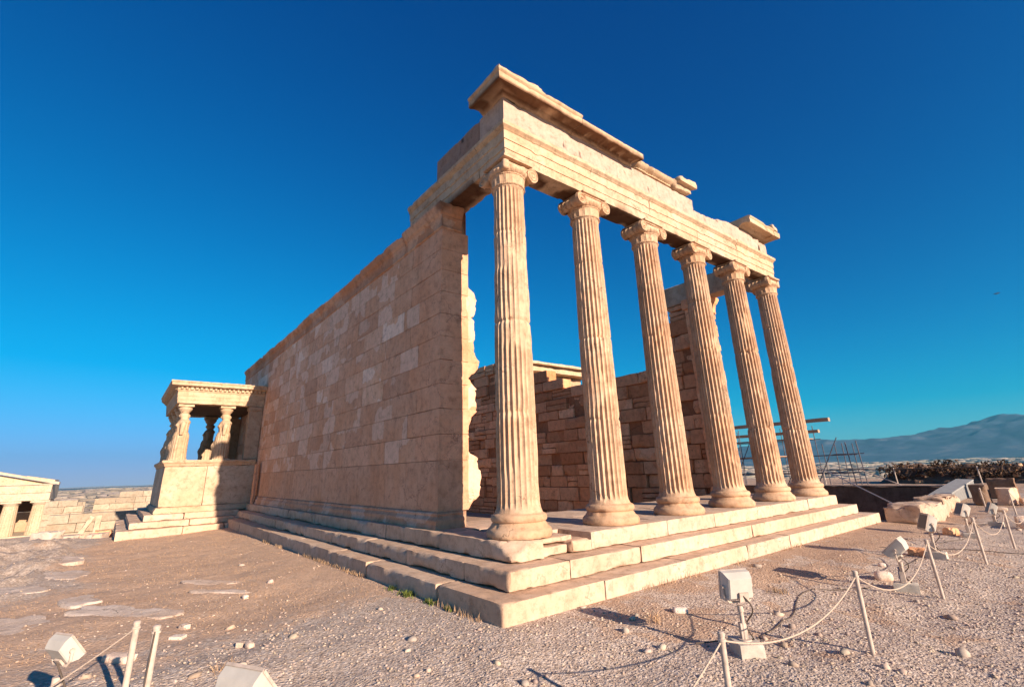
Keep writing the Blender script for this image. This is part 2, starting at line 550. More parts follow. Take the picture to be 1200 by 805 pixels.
# ground: pale gravel over brown earth
def ground_mat():
    m, nt, b = new_mat("ground", 0.95)
    geo = N(nt, "ShaderNodeNewGeometry")
    P = geo.outputs["Position"]
    at = N(nt, "ShaderNodeAttribute", attribute_name="Col")
    nb = noise(nt, P, 0.55, 6, 0.62, 0.5)
    nm = noise(nt, P, 3.2, 6, 0.68, 0.3)
    nf = noise(nt, P, 22, 4, 0.7)
    vo = N(nt, "ShaderNodeTexVoronoi")
    vo.inputs["Scale"].default_value = 26
    vo.inputs["Randomness"].default_value = 1.0
    nt.links.new(P, vo.inputs["Vector"])
    v2 = N(nt, "ShaderNodeTexVoronoi")
    v2.inputs["Scale"].default_value = 55
    nt.links.new(P, v2.inputs["Vector"])
    sp = N(nt, "ShaderNodeSeparateColor")
    nt.links.new(vo.outputs["Color"], sp.inputs[0])
    gravel = ramp(nt, sp.outputs[0], [(0.0, (0.38, 0.29, 0.23)), (0.5, (0.50, 0.395, 0.32)), (1.0, (0.64, 0.53, 0.445))])
    earth = ramp(nt, nm.outputs[0], [(0.3, (0.36, 0.225, 0.145)), (0.7, (0.53, 0.365, 0.255))])
    straw = ramp(nt, nm.outputs[0], [(0.3, (0.50, 0.315, 0.20)), (0.7, (0.68, 0.46, 0.315))])
    sa = N(nt, "ShaderNodeSeparateColor")
    nt.links.new(at.outputs["Color"], sa.inputs[0])
    # red = amount of bare earth, plus one darker streak, green = dry grass litter, blue = brightness of far land
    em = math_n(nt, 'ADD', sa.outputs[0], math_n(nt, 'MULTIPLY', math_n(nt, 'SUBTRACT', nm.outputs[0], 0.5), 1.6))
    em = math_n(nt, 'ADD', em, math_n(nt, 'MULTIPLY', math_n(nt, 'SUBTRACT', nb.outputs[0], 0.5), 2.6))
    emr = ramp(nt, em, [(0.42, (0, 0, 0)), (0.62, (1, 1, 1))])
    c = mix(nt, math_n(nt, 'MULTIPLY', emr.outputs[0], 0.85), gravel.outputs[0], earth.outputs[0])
    gm = math_n(nt, 'ADD', sa.outputs[1], math_n(nt, 'MULTIPLY', math_n(nt, 'SUBTRACT', nm.outputs[0], 0.5), 1.2))
    gmr = ramp(nt, gm, [(0.4, (0, 0, 0)), (0.7, (1, 1, 1))])
    c = mix(nt, math_n(nt, 'MULTIPLY', gmr.outputs[0], 0.8), c, straw.outputs[0])
    fine = ramp(nt, nf.outputs[0], [(0.3, (0.78, 0.76, 0.74)), (0.7, (1.15, 1.14, 1.13))])
    c = mix(nt, 1.0, c, fine.outputs[0], 'MULTIPLY')
    # far land
    farn = noise(nt, P, 0.004, 6, 0.7)
    farc = ramp(nt, farn.outputs[0], [(0.35, (0.16, 0.145, 0.11)), (0.65, (0.34, 0.29, 0.24))])
    vf = N(nt, "ShaderNodeTexVoronoi")
    vf.inputs["Scale"].default_value = 0.035
    nt.links.new(P, vf.inputs["Vector"])
    sf = N(nt, "ShaderNodeSeparateColor")
    nt.links.new(vf.outputs["Color"], sf.inputs[0])
    blocks_c = ramp(nt, sf.outputs[0], [(0.0, (0.26, 0.21, 0.165)), (0.35, (0.44, 0.375, 0.31)), (0.7, (0.62, 0.54, 0.46)), (1.0, (0.76, 0.68, 0.60))])
    farn2 = ramp(nt, farn.outputs[0], [(0.58, (0, 0, 0)), (0.66, (1, 1, 1))])
    farx = mix(nt, math_n(nt, 'MULTIPLY', farn2.outputs[0], 0.45), blocks_c.outputs[0], farc.outputs[0])
    c = mix(nt, sa.outputs[2], c, farx)
    nt.links.new(c, b.inputs["Base Color"])
    hv = ramp(nt, vo.outputs["Distance"], [(0.0, (1, 1, 1)), (0.6, (0, 0, 0))])
    hv2 = ramp(nt, v2.outputs["Distance"], [(0.0, (1, 1, 1)), (0.6, (0, 0, 0))])
    h = math_n(nt, 'ADD', math_n(nt, 'MULTIPLY', hv.outputs[0], 0.6), math_n(nt, 'MULTIPLY', nm.outputs[0], 1.6))
    h = math_n(nt, 'ADD', h, math_n(nt, 'MULTIPLY', hv2.outputs[0], 0.3))
    h = math_n(nt, 'ADD', h, math_n(nt, 'MULTIPLY', nf.outputs[0], 0.4))
    bp = N(nt, "ShaderNodeBump")
    bp.inputs["Strength"].default_value = 0.6
    bp.inputs["Distance"].default_value = 0.03
    nt.links.new(h, bp.inputs["Height"])
    nt.links.new(bp.outputs[0], b.inputs["Normal"])
    return m
m_ground = ground_mat()

# ------------------------------------------------------------------ terrain
GZ = -0.83
PIT = (-13.0, 1.15, 12.9, 25.0)    # x0, x1, y0, y1
PITZ = -4.2
def height(x, y):
    x, y = np.asarray(x, float), np.asarray(y, float)
    P = np.stack([x, y, np.zeros_like(x)], -1).reshape(-1, 3)
    sh = x.shape
    h = np.full(sh, GZ)
    near = (fbm(P, 0.35, 3, 3).reshape(sh) - 0.5) * 0.16 + (fbm(P, 2.2, 9, 4).reshape(sh) - 0.5) * 0.07
    # level next to the steps
    d = np.maximum(np.maximum(-17 - x, x - 1.28), np.maximum(-1.30 - y, y - 11.85))
    h = h + near * sstep(0.0, 1.2, d) + 0.09 * sstep(1.9, 0.0, d)
    h = h - 0.10 * sstep(2, 14, -x) * sstep(0, 2, -y)
    # bare rock rising out of the earth to the south west
    rk = sstep(-5.2, -6.1, y + (fbm(P, 0.5, 21, 2).reshape(sh) - 0.5) * 1.6) * sstep(-6.0, -8.5, x) * sstep(-24, -17, x)
    rn = fbm(P * np.array([1, 2.2, 1]), 0.9, 33, 4).reshape(sh)
    h = h + rk * (np.floor(rn * 9) / 9 * 0.42 + rn * 0.10 - 0.17)
    # ground falling away towards the gatehouse
    w = sstep(-17.5, -30, x) * sstep(4, -3, y)
    h = h - 1.25 * w - 2.9 * sstep(-28, -85, x)
    # edge of the plateau
    n = (fbm(P, 0.05, 41, 3).reshape(sh) - 0.5) * 14
    e = np.maximum(np.maximum((-150 - x), (y - 52)), np.maximum(x - 90, -130 - y)) + n
    h = h + (-92 - h) * sstep(0, 45, e)
    far = np.hypot(x, y)
    h = h + sstep(300, 1500, far) * (fbm(P, 0.0012, 51, 3).reshape(sh) - 0.5) * 50
    return h

def grow(a, b, step, far, k=1.16):
    mid = np.arange(a, b + 1e-6, step)
    out, s, p = [], step, b
    while p < far:
        s *= k
        p += s
        out.append(p)
    lo, s, p = [], step, a
    while p > -far:
        s *= k
        p -= s
        lo.append(p)
    return np.concatenate([lo[::-1], mid, out])
gx = grow(-20, 9, 0.11, 24000)
gy = grow(-10, 16, 0.11, 24000)
gx = np.unique(np.concatenate([gx, [PIT[0], PIT[0] + 0.03, PIT[1] - 0.03, PIT[1]]]))
gy = np.unique(np.concatenate([gy, [PIT[2], PIT[2] + 0.03, PIT[3] - 0.03, PIT[3]]]))
X, Y = np.meshgrid(gx, gy, indexing='ij')
Z = height(X, Y)
inp = (X > PIT[0] + 0.02) & (X < PIT[1] - 0.02) & (Y > PIT[2] + 0.02) & (Y < PIT[3] - 0.02)
Z = np.where(inp, PITZ + (Z - GZ), Z)
tmp = (X > -20) & (X < 0.7) & (Y > -0.2) & (Y < 11.3)
Z = np.where(tmp, -1.6, Z)
def ground_zone(X, Y):
    P = np.stack([X, Y, np.zeros_like(X)], -1).reshape(-1, 3)
    n = (fbm(P, 0.4, 61, 3).reshape(X.shape) - 0.5)
    earth = 0.24 + 0.42 * sstep(3.6, 1.5, X) * sstep(-1.5, 1.0, Y) + 0.25 * sstep(5, 9, Y) * sstep(4, 2, X)
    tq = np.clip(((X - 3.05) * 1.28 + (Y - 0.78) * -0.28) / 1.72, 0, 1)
    earth = earth + 0.45 * np.exp(-(np.hypot(X - 3.05 - 1.28 * tq, Y - 0.78 + 0.28 * tq) / 0.10) ** 2)  # narrow darker streak along a short line on the gravel
    grass = 0.75 * sstep(1.0, -2.5, X + n * 4) * sstep(-0.5, -1.5, Y)
    grass = np.maximum(grass, 0.25 * sstep(4.2, 2.5, X) * sstep(0, 2, Y))
    rkz = sstep(-5.0, -6.0, Y + n * 2.0) * sstep(-5.0, -8.0, X)
    grass = grass * (1 - 0.85 * rkz)
    earth = earth * (1 - 0.6 * rkz)
    far = sstep(60, 140, np.hypot(X, Y))
    return earth, grass, far
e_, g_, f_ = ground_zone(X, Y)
tb = MB()
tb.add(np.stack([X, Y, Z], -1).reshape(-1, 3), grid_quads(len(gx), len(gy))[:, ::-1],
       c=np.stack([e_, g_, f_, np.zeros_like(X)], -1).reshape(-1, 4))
ground = tb.build("ground", m_ground, smooth=True, angle=60)
ground["kind"] = "structure"

# ------------------------------------------------------------------ far hills and city
def hill_mat():
    m, nt, b = new_mat("hill", 1.0)
    geo = N(nt, "ShaderNodeNewGeometry")
    n1 = noise(nt, geo.outputs["Position"], 0.0016, 8, 0.68)
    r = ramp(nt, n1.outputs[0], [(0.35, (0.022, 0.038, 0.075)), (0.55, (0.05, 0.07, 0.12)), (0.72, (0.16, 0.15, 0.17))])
    nt.links.new(r.outputs[0], b.inputs["Base Color"])
    return m
m_hill = hill_mat()
hb = MB()
az = np.linspace(R(55), R(215), 700)
rad = np.linspace(11200, 19500, 110)
A, Rr = np.meshgrid(az, rad, indexing='ij')
hx, hy = Rr * np.cos(A), Rr * np.sin(A)
Pn = np.stack([hx, hy, 0 * hx], -1).reshape(-1, 3)
ridge = 1 - np.abs(fbm(Pn, 0.0004, 71, 5).reshape(hx.shape) - 0.5) * 2
deg = np.degrees(A)
peak = 330 * np.exp(-((deg - 95) / 9.0) ** 2) + 430 * np.exp(-((deg - 83) / 8.0) ** 2) + 150 * np.exp(-((deg - 112) / 7) ** 2) + -60 + 170 * sstep(150, 120, deg)
prof = np.exp(-((Rr - 15200) / 2400) ** 2)
ridge2 = 1 - np.abs(fbm(Pn, 0.0012, 75, 5).reshape(hx.shape) - 0.5) * 2
hz = -125 + (peak + 90) * 1.62 * prof * (0.42 + 0.50 * ridge + 0.22 * ridge2)
hb.add(np.stack([hx, hy, hz], -1).reshape(-1, 3), grid_quads(len(az), len(rad))[:, ::-1])
hills = hb.build("hills", m_hill, smooth=True, angle=180)
hills["kind"] = "structure"

rng = np.random.default_rng(5)
cb = MB()
nC = 36000
ca = np.where(rng.uniform(0, 1, nC) < 0.72, rng.uniform(R(74), R(134), nC), rng.uniform(R(164), R(200), nC))
cr = 430 * (25.0 ** (rng.uniform(0, 1, nC) ** 0.6))
cx_, cy_ = cr * np.cos(ca), cr * np.sin(ca)
cz = height(cx_, cy_)
keep = cz < -50
cx_, cy_, cz, cr = cx_[keep], cy_[keep], cz[keep], cr[keep]
k = len(cx_)
cw = rng.uniform(5, 12, k) * (1 + cr / 1500)
cd = rng.uniform(5, 12, k) * (1 + cr / 1500)
ch = rng.uniform(7, 22, k)
ro = rng.uniform(0, 1.57, k)
unit = np.array([(-1, -1, 0), (1, -1, 0), (1, 1, 0), (-1, 1, 0), (-1, -1, 1), (1, -1, 1), (1, 1, 1), (-1, 1, 1)], float)
vv = np.zeros((k, 8, 3))
lx = unit[None, :, 0] * cw[:, None]
ly = unit[None, :, 1] * cd[:, None]
vv[..., 0] = cx_[:, None] + lx * np.cos(ro)[:, None] - ly * np.sin(ro)[:, None]
vv[..., 1] = cy_[:, None] + lx * np.sin(ro)[:, None] + ly * np.cos(ro)[:, None]
vv[..., 2] = cz[:, None] - 6 + unit[None, :, 2] * (ch + 6)[:, None]
fq = np.array([(4, 5, 6, 7), (0, 1, 5, 4), (1, 2, 6, 5), (2, 3, 7, 6), (3, 0, 4, 7)])
tone = rng.uniform(0.5, 1.1, k)
cc = np.repeat(np.stack([tone, tone * rng.uniform(0.92, 1.0, k), tone * rng.uniform(0.8, 1.0, k), tone * 0], -1)[:, None], 8, 1)
cb.add(vv.reshape(-1, 3), (np.arange(k)[:, None, None] * 8 + fq[None]).reshape(-1, 4), c=cc.reshape(-1, 4))
m_city = flat_mat("city_wall", (0.36, 0.30, 0.25), 0.9, 0.25, 0.3, bump=0)
city = cb.build("city", m_city, smooth=False)
city["kind"] = "stuff"
tag(city, "pale mass of distant city buildings spread below the hills", "city")

# ------------------------------------------------------------------ the temple
random.seed(11)
temple = thing("temple", (0, 0, 0), "ruined marble temple with six fluted columns and long block wall on steps", "temple")
S = 2.113
HC = 6.586
EX = 0.56

def tint(lo=0.86, hi=1.08, warm=0.04):
    t = random.uniform(lo, hi)
    w = random.uniform(-warm, warm)
    return (t * (1 + w), t, t * (1 - w))

# steps: each course one part, made of separate blocks
def course_run(mb, a, b, lengths, fn):
    p = a
    i = 0
    while p < b - 0.05:
        L = random.uniform(*lengths)
        q = p + L
        if b - q < lengths[0] * 0.6:
            q = b
        fn(p, min(q, b), i)
        p = q
        i += 1

YN = 11.05   # north edge of the top step
# east edge, south edge, north edge, bottom, top, depth of the blocks
tiers = [(0.56, 0.58, 11.05, -0.26, 0.0, 0.75), (0.91, 0.92, 11.36, -0.50, -0.26, 0.60), (1.26, 1.28, 11.82, -1.10, -0.50, 0.60)]
for ti, (e, es, yN, z0, z1, w) in enumerate(tiers):
    mb = MB()
    def east(p, q, i):
        c = tint(0.94, 1.06, 0.03)
        block(mb, (e - w, p + 0.002, z0), (e + random.uniform(-0.008, 0.008), q - 0.002, z1 + random.uniform(-0.006, 0.004)), r=0.008, wear=1.5, seg=0.05, seed=100 + ti * 40 + i, rough=0.006, c=c, chip=3.0, fr=2.6)
    def south(p, q, i):
        c = tint(0.90, 1.04, 0.03)
        block(mb, (p + 0.002, -es + random.uniform(-0.008, 0.008), z0), (q - 0.002, -es + w, z1 + random.uniform(-0.005, 0.004)), r=0.010, wear=2.0, seg=0.05 if q > -9 else 0.12, seed=300 + ti * 40 + i, rough=0.006, c=c, chip=3.2, fr=3.2)
    # corner block; the topmost has its arris broken away obliquely
    cl = 2.0 if ti == 0 else (1.05 if ti == 1 else 1.55)
    yc_ = (0.0, 0.16, 0.45)[ti]
    nb = len(mb.v)
    block(mb, (e - cl, -es, z0), (e, yc_, z1), r=(0.014, 0.010, 0.009)[ti], wear=1.6, seg=0.04, seed=77 + ti, rough=0.008, c=(1, 0.97, 0.94), chip=3.0)
    if ti == 0:
        v = mb.v[nb]
        t_ = np.clip((v[:, 2] - z0) / (z1 - z0), 0, 1)
        ex = np.clip(v[:, 0] - v[:, 1] - (e + es - 0.46 * t_ ** 1.3 + (fbm(v, 6, 3, 3) - 0.5) * 0.08), 0, None)
        v[:, 0] -= ex * 0.5
        v[:, 1] += ex * 0.5
        # eroded ledges next to the corner block
        block(mb, (e - 0.7, 0.004, z0), (e - 0.05, 0.52, -0.115), r=0.012, wear=1.6, seg=0.04, seed=9, rough=0.012)
        block(mb, (e - 0.74, 0.004, -0.113), (e - 0.13, 0.70, -0.012), r=0.02, wear=1.6, seg=0.04, seed=29, rough=0.012)
        block(mb, (e - 0.7, 0.524, z0), (e + 0.03, 0.98, -0.07), r=0.03, wear=1.6, seg=0.04, seed=19, rough=0.014, c=(0.98, 0.94, 0.9))
        east_start = 0.984
    else:
        east_start = yc_ + 0.004
    course_run(mb, east_start, yN - 0.001, (1.5, 2.5), east)
    p = e - cl - 0.002
    i = 0
    while p > -18.2:
        L = random.uniform(1.5, 2.9)
        south(p - L, p, i)
        p -= L
        i += 1
    # north return, ends of the courses
    course_run(mb, -3.5, e - w - 0.01, (0.9, 1.6), lambda p, q, i: block(mb, (p + 0.004, yN - w, z0), (q - 0.004, yN, z1), r=0.02, wear=1.3, seg=0.12, seed=500 + i, c=tint()))
    mb.build("step", m_step, temple)

# paving and foundation mass behind the steps
mb = MB()
px0, px1 = -2.75, EX - 0.752
for j in range(9):
    y0 = -EX + 0.76 + j * 1.2
    y1 = min(y0 + 1.194, YN - 0.77)
    xs = sorted([px0, px1, random.uniform(-1.7, -0.9)])
    for a, b_ in zip(xs[:-1], xs[1:]):
        block(mb, (a + 0.003, y0, -0.30), (b_ - 0.003, y1, -0.004 + random.uniform(-0.006, 0)), r=0.008, wear=1, seg=0.15, seed=700 + j, c=tint(0.9, 1.05))
# floor edge behind the columns, between the wall foot and the paving
box(mb, (-2.70, -0.30, -1.3), (0.20, YN - 0.3, -0.335), c=(0.8, 0.8, 0.8))
mb.build("paving", m_step, temple)
mb = MB()
box(mb, (-22.6, 0.25, -1.62), (-2.72, 10.3, -1.15), c=(0.7, 0.62, 0.55))
mb.build("cella_floor", m_rock, temple)

# ---- columns
def make_shaft(seed, worn):
    mb = MB()
    nf, per = 24, 8
    n = nf * per
    z0, z1 = 0.335, 6.03
    zz = np.concatenate([np.linspace(z0, z0 + 0.25, 12, endpoint=False), np.linspace(z0 + 0.25, z1 - 0.18, 120, endpoint=False), np.linspace(z1 - 0.18, z1, 10)])
    t = (zz - z0) / (z1 - z0)
    Rz = 0.340 + (0.286 - 0.340) * t + 0.008 * np.sin(np.pi * t)
    flare = 0.035 * np.clip(1 - (zz - z0) / 0.16, 0, 1) ** 2 + 0.018 * np.clip(1 - (z1 - zz) / 0.08, 0, 1) ** 2
    Rz = Rz + flare
    th = np.arange(n) / n * 2 * np.pi
    ft = (np.arange(n) % per) / per
    fl = np.sqrt(np.clip(1 - ((ft - 0.5) / 0.42) ** 2, 0, 1))
    ends = np.clip((zz - z0 - 0.06) / 0.10, 0, 1) ** 0.5 * np.clip((z1 - zz - 0.02) / 0.08, 0, 1) ** 0.5
    D = 0.042 * ends[:, None] * fl[None, :]
    T_, Z_ = np.meshgrid(th, zz)
    P = np.stack([np.cos(T_) * 0.34, np.sin(T_) * 0.34, Z_], -1).reshape(-1, 3) + np.array([seed * 3.3, 0, 0])
    shape = T_.shape
    wear = fbm(P, 1.3, seed, 3).reshape(shape)
    chips = fbm(P * np.array([1, 1, 0.55]), 7.0, seed + 5, 3).reshape(shape)
    # worn zones lose their sharp arrises
    flat = sstep(0.60 - worn * 0.10, 0.76, wear) * 0.7
    D = D * (1 - flat) + flat * 0.018
    D = D + np.clip(chips - 0.57, 0, 1) * 0.08 * (1 - fl[None, :] * 0.6)
    D = D + (fbm(P, 16, seed + 9, 2).reshape(shape) - 0.5) * 0.006
    r = Rz[:, None] - D
    joints = [random.uniform(1.7, 2.3), random.uniform(3.3, 4.2), random.uniform(4.9, 5.4)]
    tintz = np.ones((len(zz), 3))
    lev = [1.0] + [random.uniform(0.93, 1.05) for _ in joints]
    for i, jz in enumerate(joints):
        r = r - 0.02 * np.exp(-((Z_ - jz) / 0.014) ** 2) - 0.03 * np.exp(-((Z_ - jz) / 0.05) ** 2) * np.clip(chips - 0.5, 0, 1) * 3
        tintz[zz > jz] = lev[i + 1]
    V = np.stack([r * np.cos(T_), r * np.sin(T_), Z_], -1).reshape(-1, 3)
    c = np.repeat(tintz, n, 0)
    # hollows of the flutes keep a little brown crust, broken patches show paler stone
    pale = (sstep(0.56, 0.66, chips) * 0.14).reshape(-1, 1)
    c = c * (1 + pale)
    c = np.concatenate([c, np.full((len(c), 1), random.random())], 1)
    mb.add(V, grid_quads(len(zz), n, True), c=c)
    return mb

def base_mb(seed):
    mb = MB()
    prof = [(0.30, 0.0), (0.545, 0.0), (0.565, 0.03), (0.565, 0.07), (0.545, 0.11), (0.515, 0.128), (0.505, 0.135), (0.475, 0.16), (0.455, 0.19), (0.448, 0.205),
            (0.452, 0.213), (0.475, 0.222), (0.49, 0.245), (0.492, 0.27), (0.48, 0.30), (0.455, 0.318), (0.415, 0.328), (0.39, 0.345), (0.30, 0.345)]
    # resample finer
    prof = np.array(prof)
    prof[:, 0] = np.where(prof[:, 0] > 0.3, 0.3 + (prof[:, 0] - 0.3) * np.where(prof[:, 1] < 0.2, 0.78, 0.72), prof[:, 0])
    fine = []
    for a, b_ in zip(prof[:-1], prof[1:]):
        for k in range(2):
            fine.append(a + (b_ - a) * k / 2)
    fine.append(prof[-1])
    def mod(th, z, r):
        P = np.stack([np.cos(th) * 0.5 + seed * 5, np.sin(th) * 0.5, z], -1).reshape(-1, 3)
        n = fbm(P, 5.0, seed, 4).reshape(th.shape)
        return -np.clip(n - 0.58, 0, 1) * 0.18 * (r > 0.35) - (fbm(P, 12, seed + 3, 2).reshape(th.shape) - 0.5) * 0.007
    lathe(mb, fine, n=96, mod=mod, c=(1.0, 0.96, 0.92))
    return mb

def spiral_disc(mb, c, axis, r, thick, hand=1, seed=0):
    """volute face: a disc whose surface carries a spiral ridge; axis = outward direction (unit, horizontal)"""
    nr, na = 16, 40
    rho = np.linspace(0.0, 1, nr)
    ph = np.arange(na) / na * 2 * np.pi
    RR, PH = np.meshgrid(rho, ph, indexing='ij')
    phase = 2.6 * RR ** 0.8 - hand * PH / (2 * np.pi)
    h = (0.5 + 0.5 * np.cos(2 * np.pi * phase)) ** 1.5 * 0.028
    h = np.where(RR < 0.16, 0.03, h)
    h = np.where(RR > 0.97, -thick, h)
    ax = np.array(axis, float)
    side = np.cross((0, 0, 1), ax)
    V = np.array(c)[None, None] + (RR * r * np.cos(PH))[..., None] * side + (RR * r * np.sin(PH))[..., None] * np.array([0, 0, 1.0]) + h[..., None] * ax
    V = V.reshape(-1, 3)
    n = fbm(V + seed, 8, seed, 2)
    V = V - ax * (np.clip(n - 0.55, 0, 1) * 0.12)[:, None]
    mb.add(V, grid_quads(nr, na, True), c=(1, 0.97, 0.93, random.random()))

def bolster(mb, c0, c1, r, seed=0):
    c0, c1 = np.array(c0, float), np.array(c1, float)
    s = np.linspace(0, 1, 19)
    pts = c0 + (c1 - c0) * s[:, None]
    rr = r * (0.74 + 0.26 * (np.abs(s - 0.5) * 2) ** 2) + 0.012 * np.cos(s * 2 * np.pi * 5)
    tube(mb, pts, rr, 28, c=(0.98, 0.95, 0.9))

def capital_mb(seed, corner=0):
    mb = MB()
    def leaf(th, z, r):
        return 0.012 * np.clip(np.cos(th * 16) * np.sin((z - 6.05) / 0.19 * np.pi) + 0.3 * np.cos(th * 48), -0.4, 1)
    lathe(mb, [(0.25, 6.025), (0.312, 6.025), (0.325, 6.04), (0.312, 6.055), (0.303, 6.06), (0.302, 6.10), (0.304, 6.15), (0.310, 6.20), (0.32, 6.235), (0.335, 6.245), (0.335, 6.262), (0.32, 6.265)], n=144, mod=leaf, c=(1, 0.97, 0.93))
    def egg(th, z, r):
        return 0.02 * np.abs(np.sin(th * 12)) ** 0.6 * np.sin(np.clip((z - 6.265) / 0.11, 0, 1) * np.pi)
    lathe(mb, [(0.315, 6.262), (0.335, 6.28), (0.358, 6.305), (0.372, 6.335), (0.375, 6.36), (0.365, 6.375), (0.28, 6.38)], n=192, mod=egg, c=(1, 0.96, 0.91))
    vr, vz, vy = 0.152, 6.375, 0.375
    faces = []
    if corner == 0:
        for sy in (-1, 1):
            bolster(mb, (-0.28, sy * vy, vz), (0.30, sy * vy, vz), vr * 0.88, seed)
            spiral_disc(mb, (0.305, sy * vy, vz), (1, 0, 0), vr, 0.05, sy, seed + sy)
            spiral_disc(mb, (-0.285, sy * vy, vz), (-1, 0, 0), vr, 0.05, -sy, seed + sy + 5)
        block(mb, (-0.27, -vy, 6.385), (0.295, vy, 6.515), r=0.03, wear=0.6, seg=0.05, seed=seed)
        block(mb, (0.27, -vy + 0.05, 6.49), (0.315, vy - 0.05, 6.522), r=0.01, wear=0.8, seg=0.05, seed=seed + 2)
        block(mb, (0.27, -vy + 0.05, 6.375), (0.31, vy - 0.05, 6.400), r=0.01, wear=0.8, seg=0.05, seed=seed + 2)
    else:
        s = -corner          # corner=-1: south-east corner, +1: north-east corner
        o = -s               # far end sign
        # volute at the inner end of the east face
        iy = s * vy
        bolster(mb, (-0.27, iy, vz), (0.30, iy, vz), vr * 0.88, seed)
        spiral_disc(mb, (0.305, iy, vz), (1, 0, 0), vr, 0.05, s, seed)
        # volute at the inner end of the flank face
        oy = -s
        bolster(mb, (-vy, 0.27 * s, vz), (-vy, 0.30 * oy, vz), vr * 0.88, seed)
        spiral_disc(mb, (-vy, 0.305 * oy, vz), (0, oy, 0), vr, 0.05, oy, seed + 3)
        block(mb, (-0.37, min(iy, 0.30 * oy), 6.385), (0.30, max(iy, 0.30 * oy), 6.515), r=0.05, wear=0.9, seg=0.05, seed=seed)
        # broken stump of the angle volute
        block(mb, (0.18, min(0.18 * oy, 0.36 * oy), 6.27), (0.35, max(0.18 * oy, 0.36 * oy), 6.52), r=0.07, wear=0.8, seg=0.035, seed=seed + 8, rough=0.02)
    block(mb, (-0.36, -0.36, 6.518), (0.36, 0.36, 6.584), r=0.022, wear=0.8, seg=0.05, seed=seed + 1)
    return mb

random.seed(4)
coldesc = ["nearest corner column with deep crisp flutes", "second column with seam at mid height", "third column with worn patch high up",
           "fourth column with chipped weathered lower shaft", "fifth column with split base", "farthest corner column with pale repairs"]
for i in range(6):
    off = np.array([0, S * i, 0])
    sb = make_shaft(20 + i * 7, 0.4 + (0.9 if i == 3 else 0.0))
    sb.v = [v + off for v in sb.v]
    sh = sb.build("column", m_column, temple, angle=32)
    sh["label"] = coldesc[i]
    bb = base_mb(31 + i)
    bb.v = [v + off for v in bb.v]
    bb.build("column_base", m_column, sh, origin=(0, 0, 0))
    cbm = capital_mb(51 + i, -1 if i == 0 else (1 if i == 5 else 0))
    cbm.v = [v + off for v in cbm.v]
    cbm.build("capital", m_column, sh, origin=(0, 0, 0))

# ---- architrave beams
def arch_profile():
    z = HC
    return [(0.245, z), (0.25, z + 0.012), (0.25, z + 0.19), (0.268, z + 0.195), (0.27, z + 0.39), (0.288, z + 0.396), (0.29, z + 0.585),
            (0.305, z + 0.592), (0.316, z + 0.604), (0.305, z + 0.616), (0.312, z + 0.622), (0.345, z + 0.66), (0.36, z + 0.69), (0.362, z + 0.735), (0.345, z + 0.748),
            (-0.26, z + 0.748), (-0.29, z + 0.72), (-0.29, z + 0.15), (-0.285, z + 0.01), (-0.27, z), (-0.12, z), (0.02, z), (0.14, z)]
def egg_pat(Sv, U, Z):
    a = (np.abs(Z - (HC + 0.66)) < 0.02) * 0.016 * np.abs(np.sin(Sv * np.pi / 0.075)) ** 0.7
    b_ = (np.abs(Z - (HC + 0.604)) < 0.008) * 0.008 * np.cos(Sv * 2 * np.pi / 0.05)
    return a + b_
def soffit_dark(V):
    """near-black tone along the middle of the underside, its edge broken by noise"""
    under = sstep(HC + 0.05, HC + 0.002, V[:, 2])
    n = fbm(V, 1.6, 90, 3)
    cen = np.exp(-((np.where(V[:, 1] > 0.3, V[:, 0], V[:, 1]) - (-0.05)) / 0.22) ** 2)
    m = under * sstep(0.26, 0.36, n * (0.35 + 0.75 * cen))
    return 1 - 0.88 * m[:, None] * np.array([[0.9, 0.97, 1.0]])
beam_cuts = [1.05 + 0.0, S * 1 + 0.02, S * 2 - 0.01, S * 3 + 0.02, S * 4 + 0.0]
random.seed(8)
def beam(path, seed, c, seg=0.02):
    mb = MB()
    sweep(mb, arch_profile(), path, seg=seg, c=c, chip=0.035, pattern=egg_pat, seed=seed, cfun=soffit_dark)
    mb.build("architrave_beam", m_marble, temple, angle=30)
cuts = [S * 1, S * 2, S * 3, S * 4]
beam([(-3.65, 0), (-0.62, 0)], 1, (0.90, 0.86, 0.82), 0.025)
beam([(-0.612, 0), (0, 0), (0, S * 1 - 0.003)], 2, (1.02, 1.0, 0.96), 0.025)
for i in range(1, 4):
    beam([(0, S * i + 0.003), (0, S * (i + 1) - 0.003)], 2 + i, tint(0.97, 1.07, 0.02), 0.025)
beam([(0, S * 4 + 0.003), (0, S * 5), (-3.75, S * 5)], 9, (1.03, 1.0, 0.95), 0.025)

# ---- frieze
def frieze_prof():
    z0, z1 = 7.336, 7.955
    out = [(0.265, z0 + (z1 - z0) * k / 10) for k in range(11)]
    out += [(0.1, z1), (-0.1, z1), (-0.27, z1)]
    out += [(-0.275, z1 - (z1 - z0) * k / 5) for k in range(1, 6)]
    return out
def fr_top(s):
    # s measured along the run; south return 2.33 long, then east face from the corner
    y = s - (2.33 + 0.0)
    P = np.stack([y, 0 * y, 0 * y], -1)
    n = (fbm(P, 1.4, 4, 4) - 0.5)
    t = 7.955 + 0 * y
    t = np.where(y > 6.0, 7.955 - 0.30 * sstep(6.0, 6.25, y) + 0.20 * sstep(6.8, 8.4, y) + n * 0.10, t)
    return t
def holes(V):
    n = vnoise(V * np.array([1, 1, 1.0]), 6.5, 15)
    m = sstep(0.86, 0.90, n)
    return 1 - 0.75 * m[:, None]
segs_f = [(-2.33, 'S'), ]
random.seed(21)
mb = MB()
sweep(mb, frieze_prof(), [(-2.33, 0), (-0.55, 0)], seg=0.05, c=(0.66, 0.58, 0.54), chip=0.03, seed=5, cfun=holes)
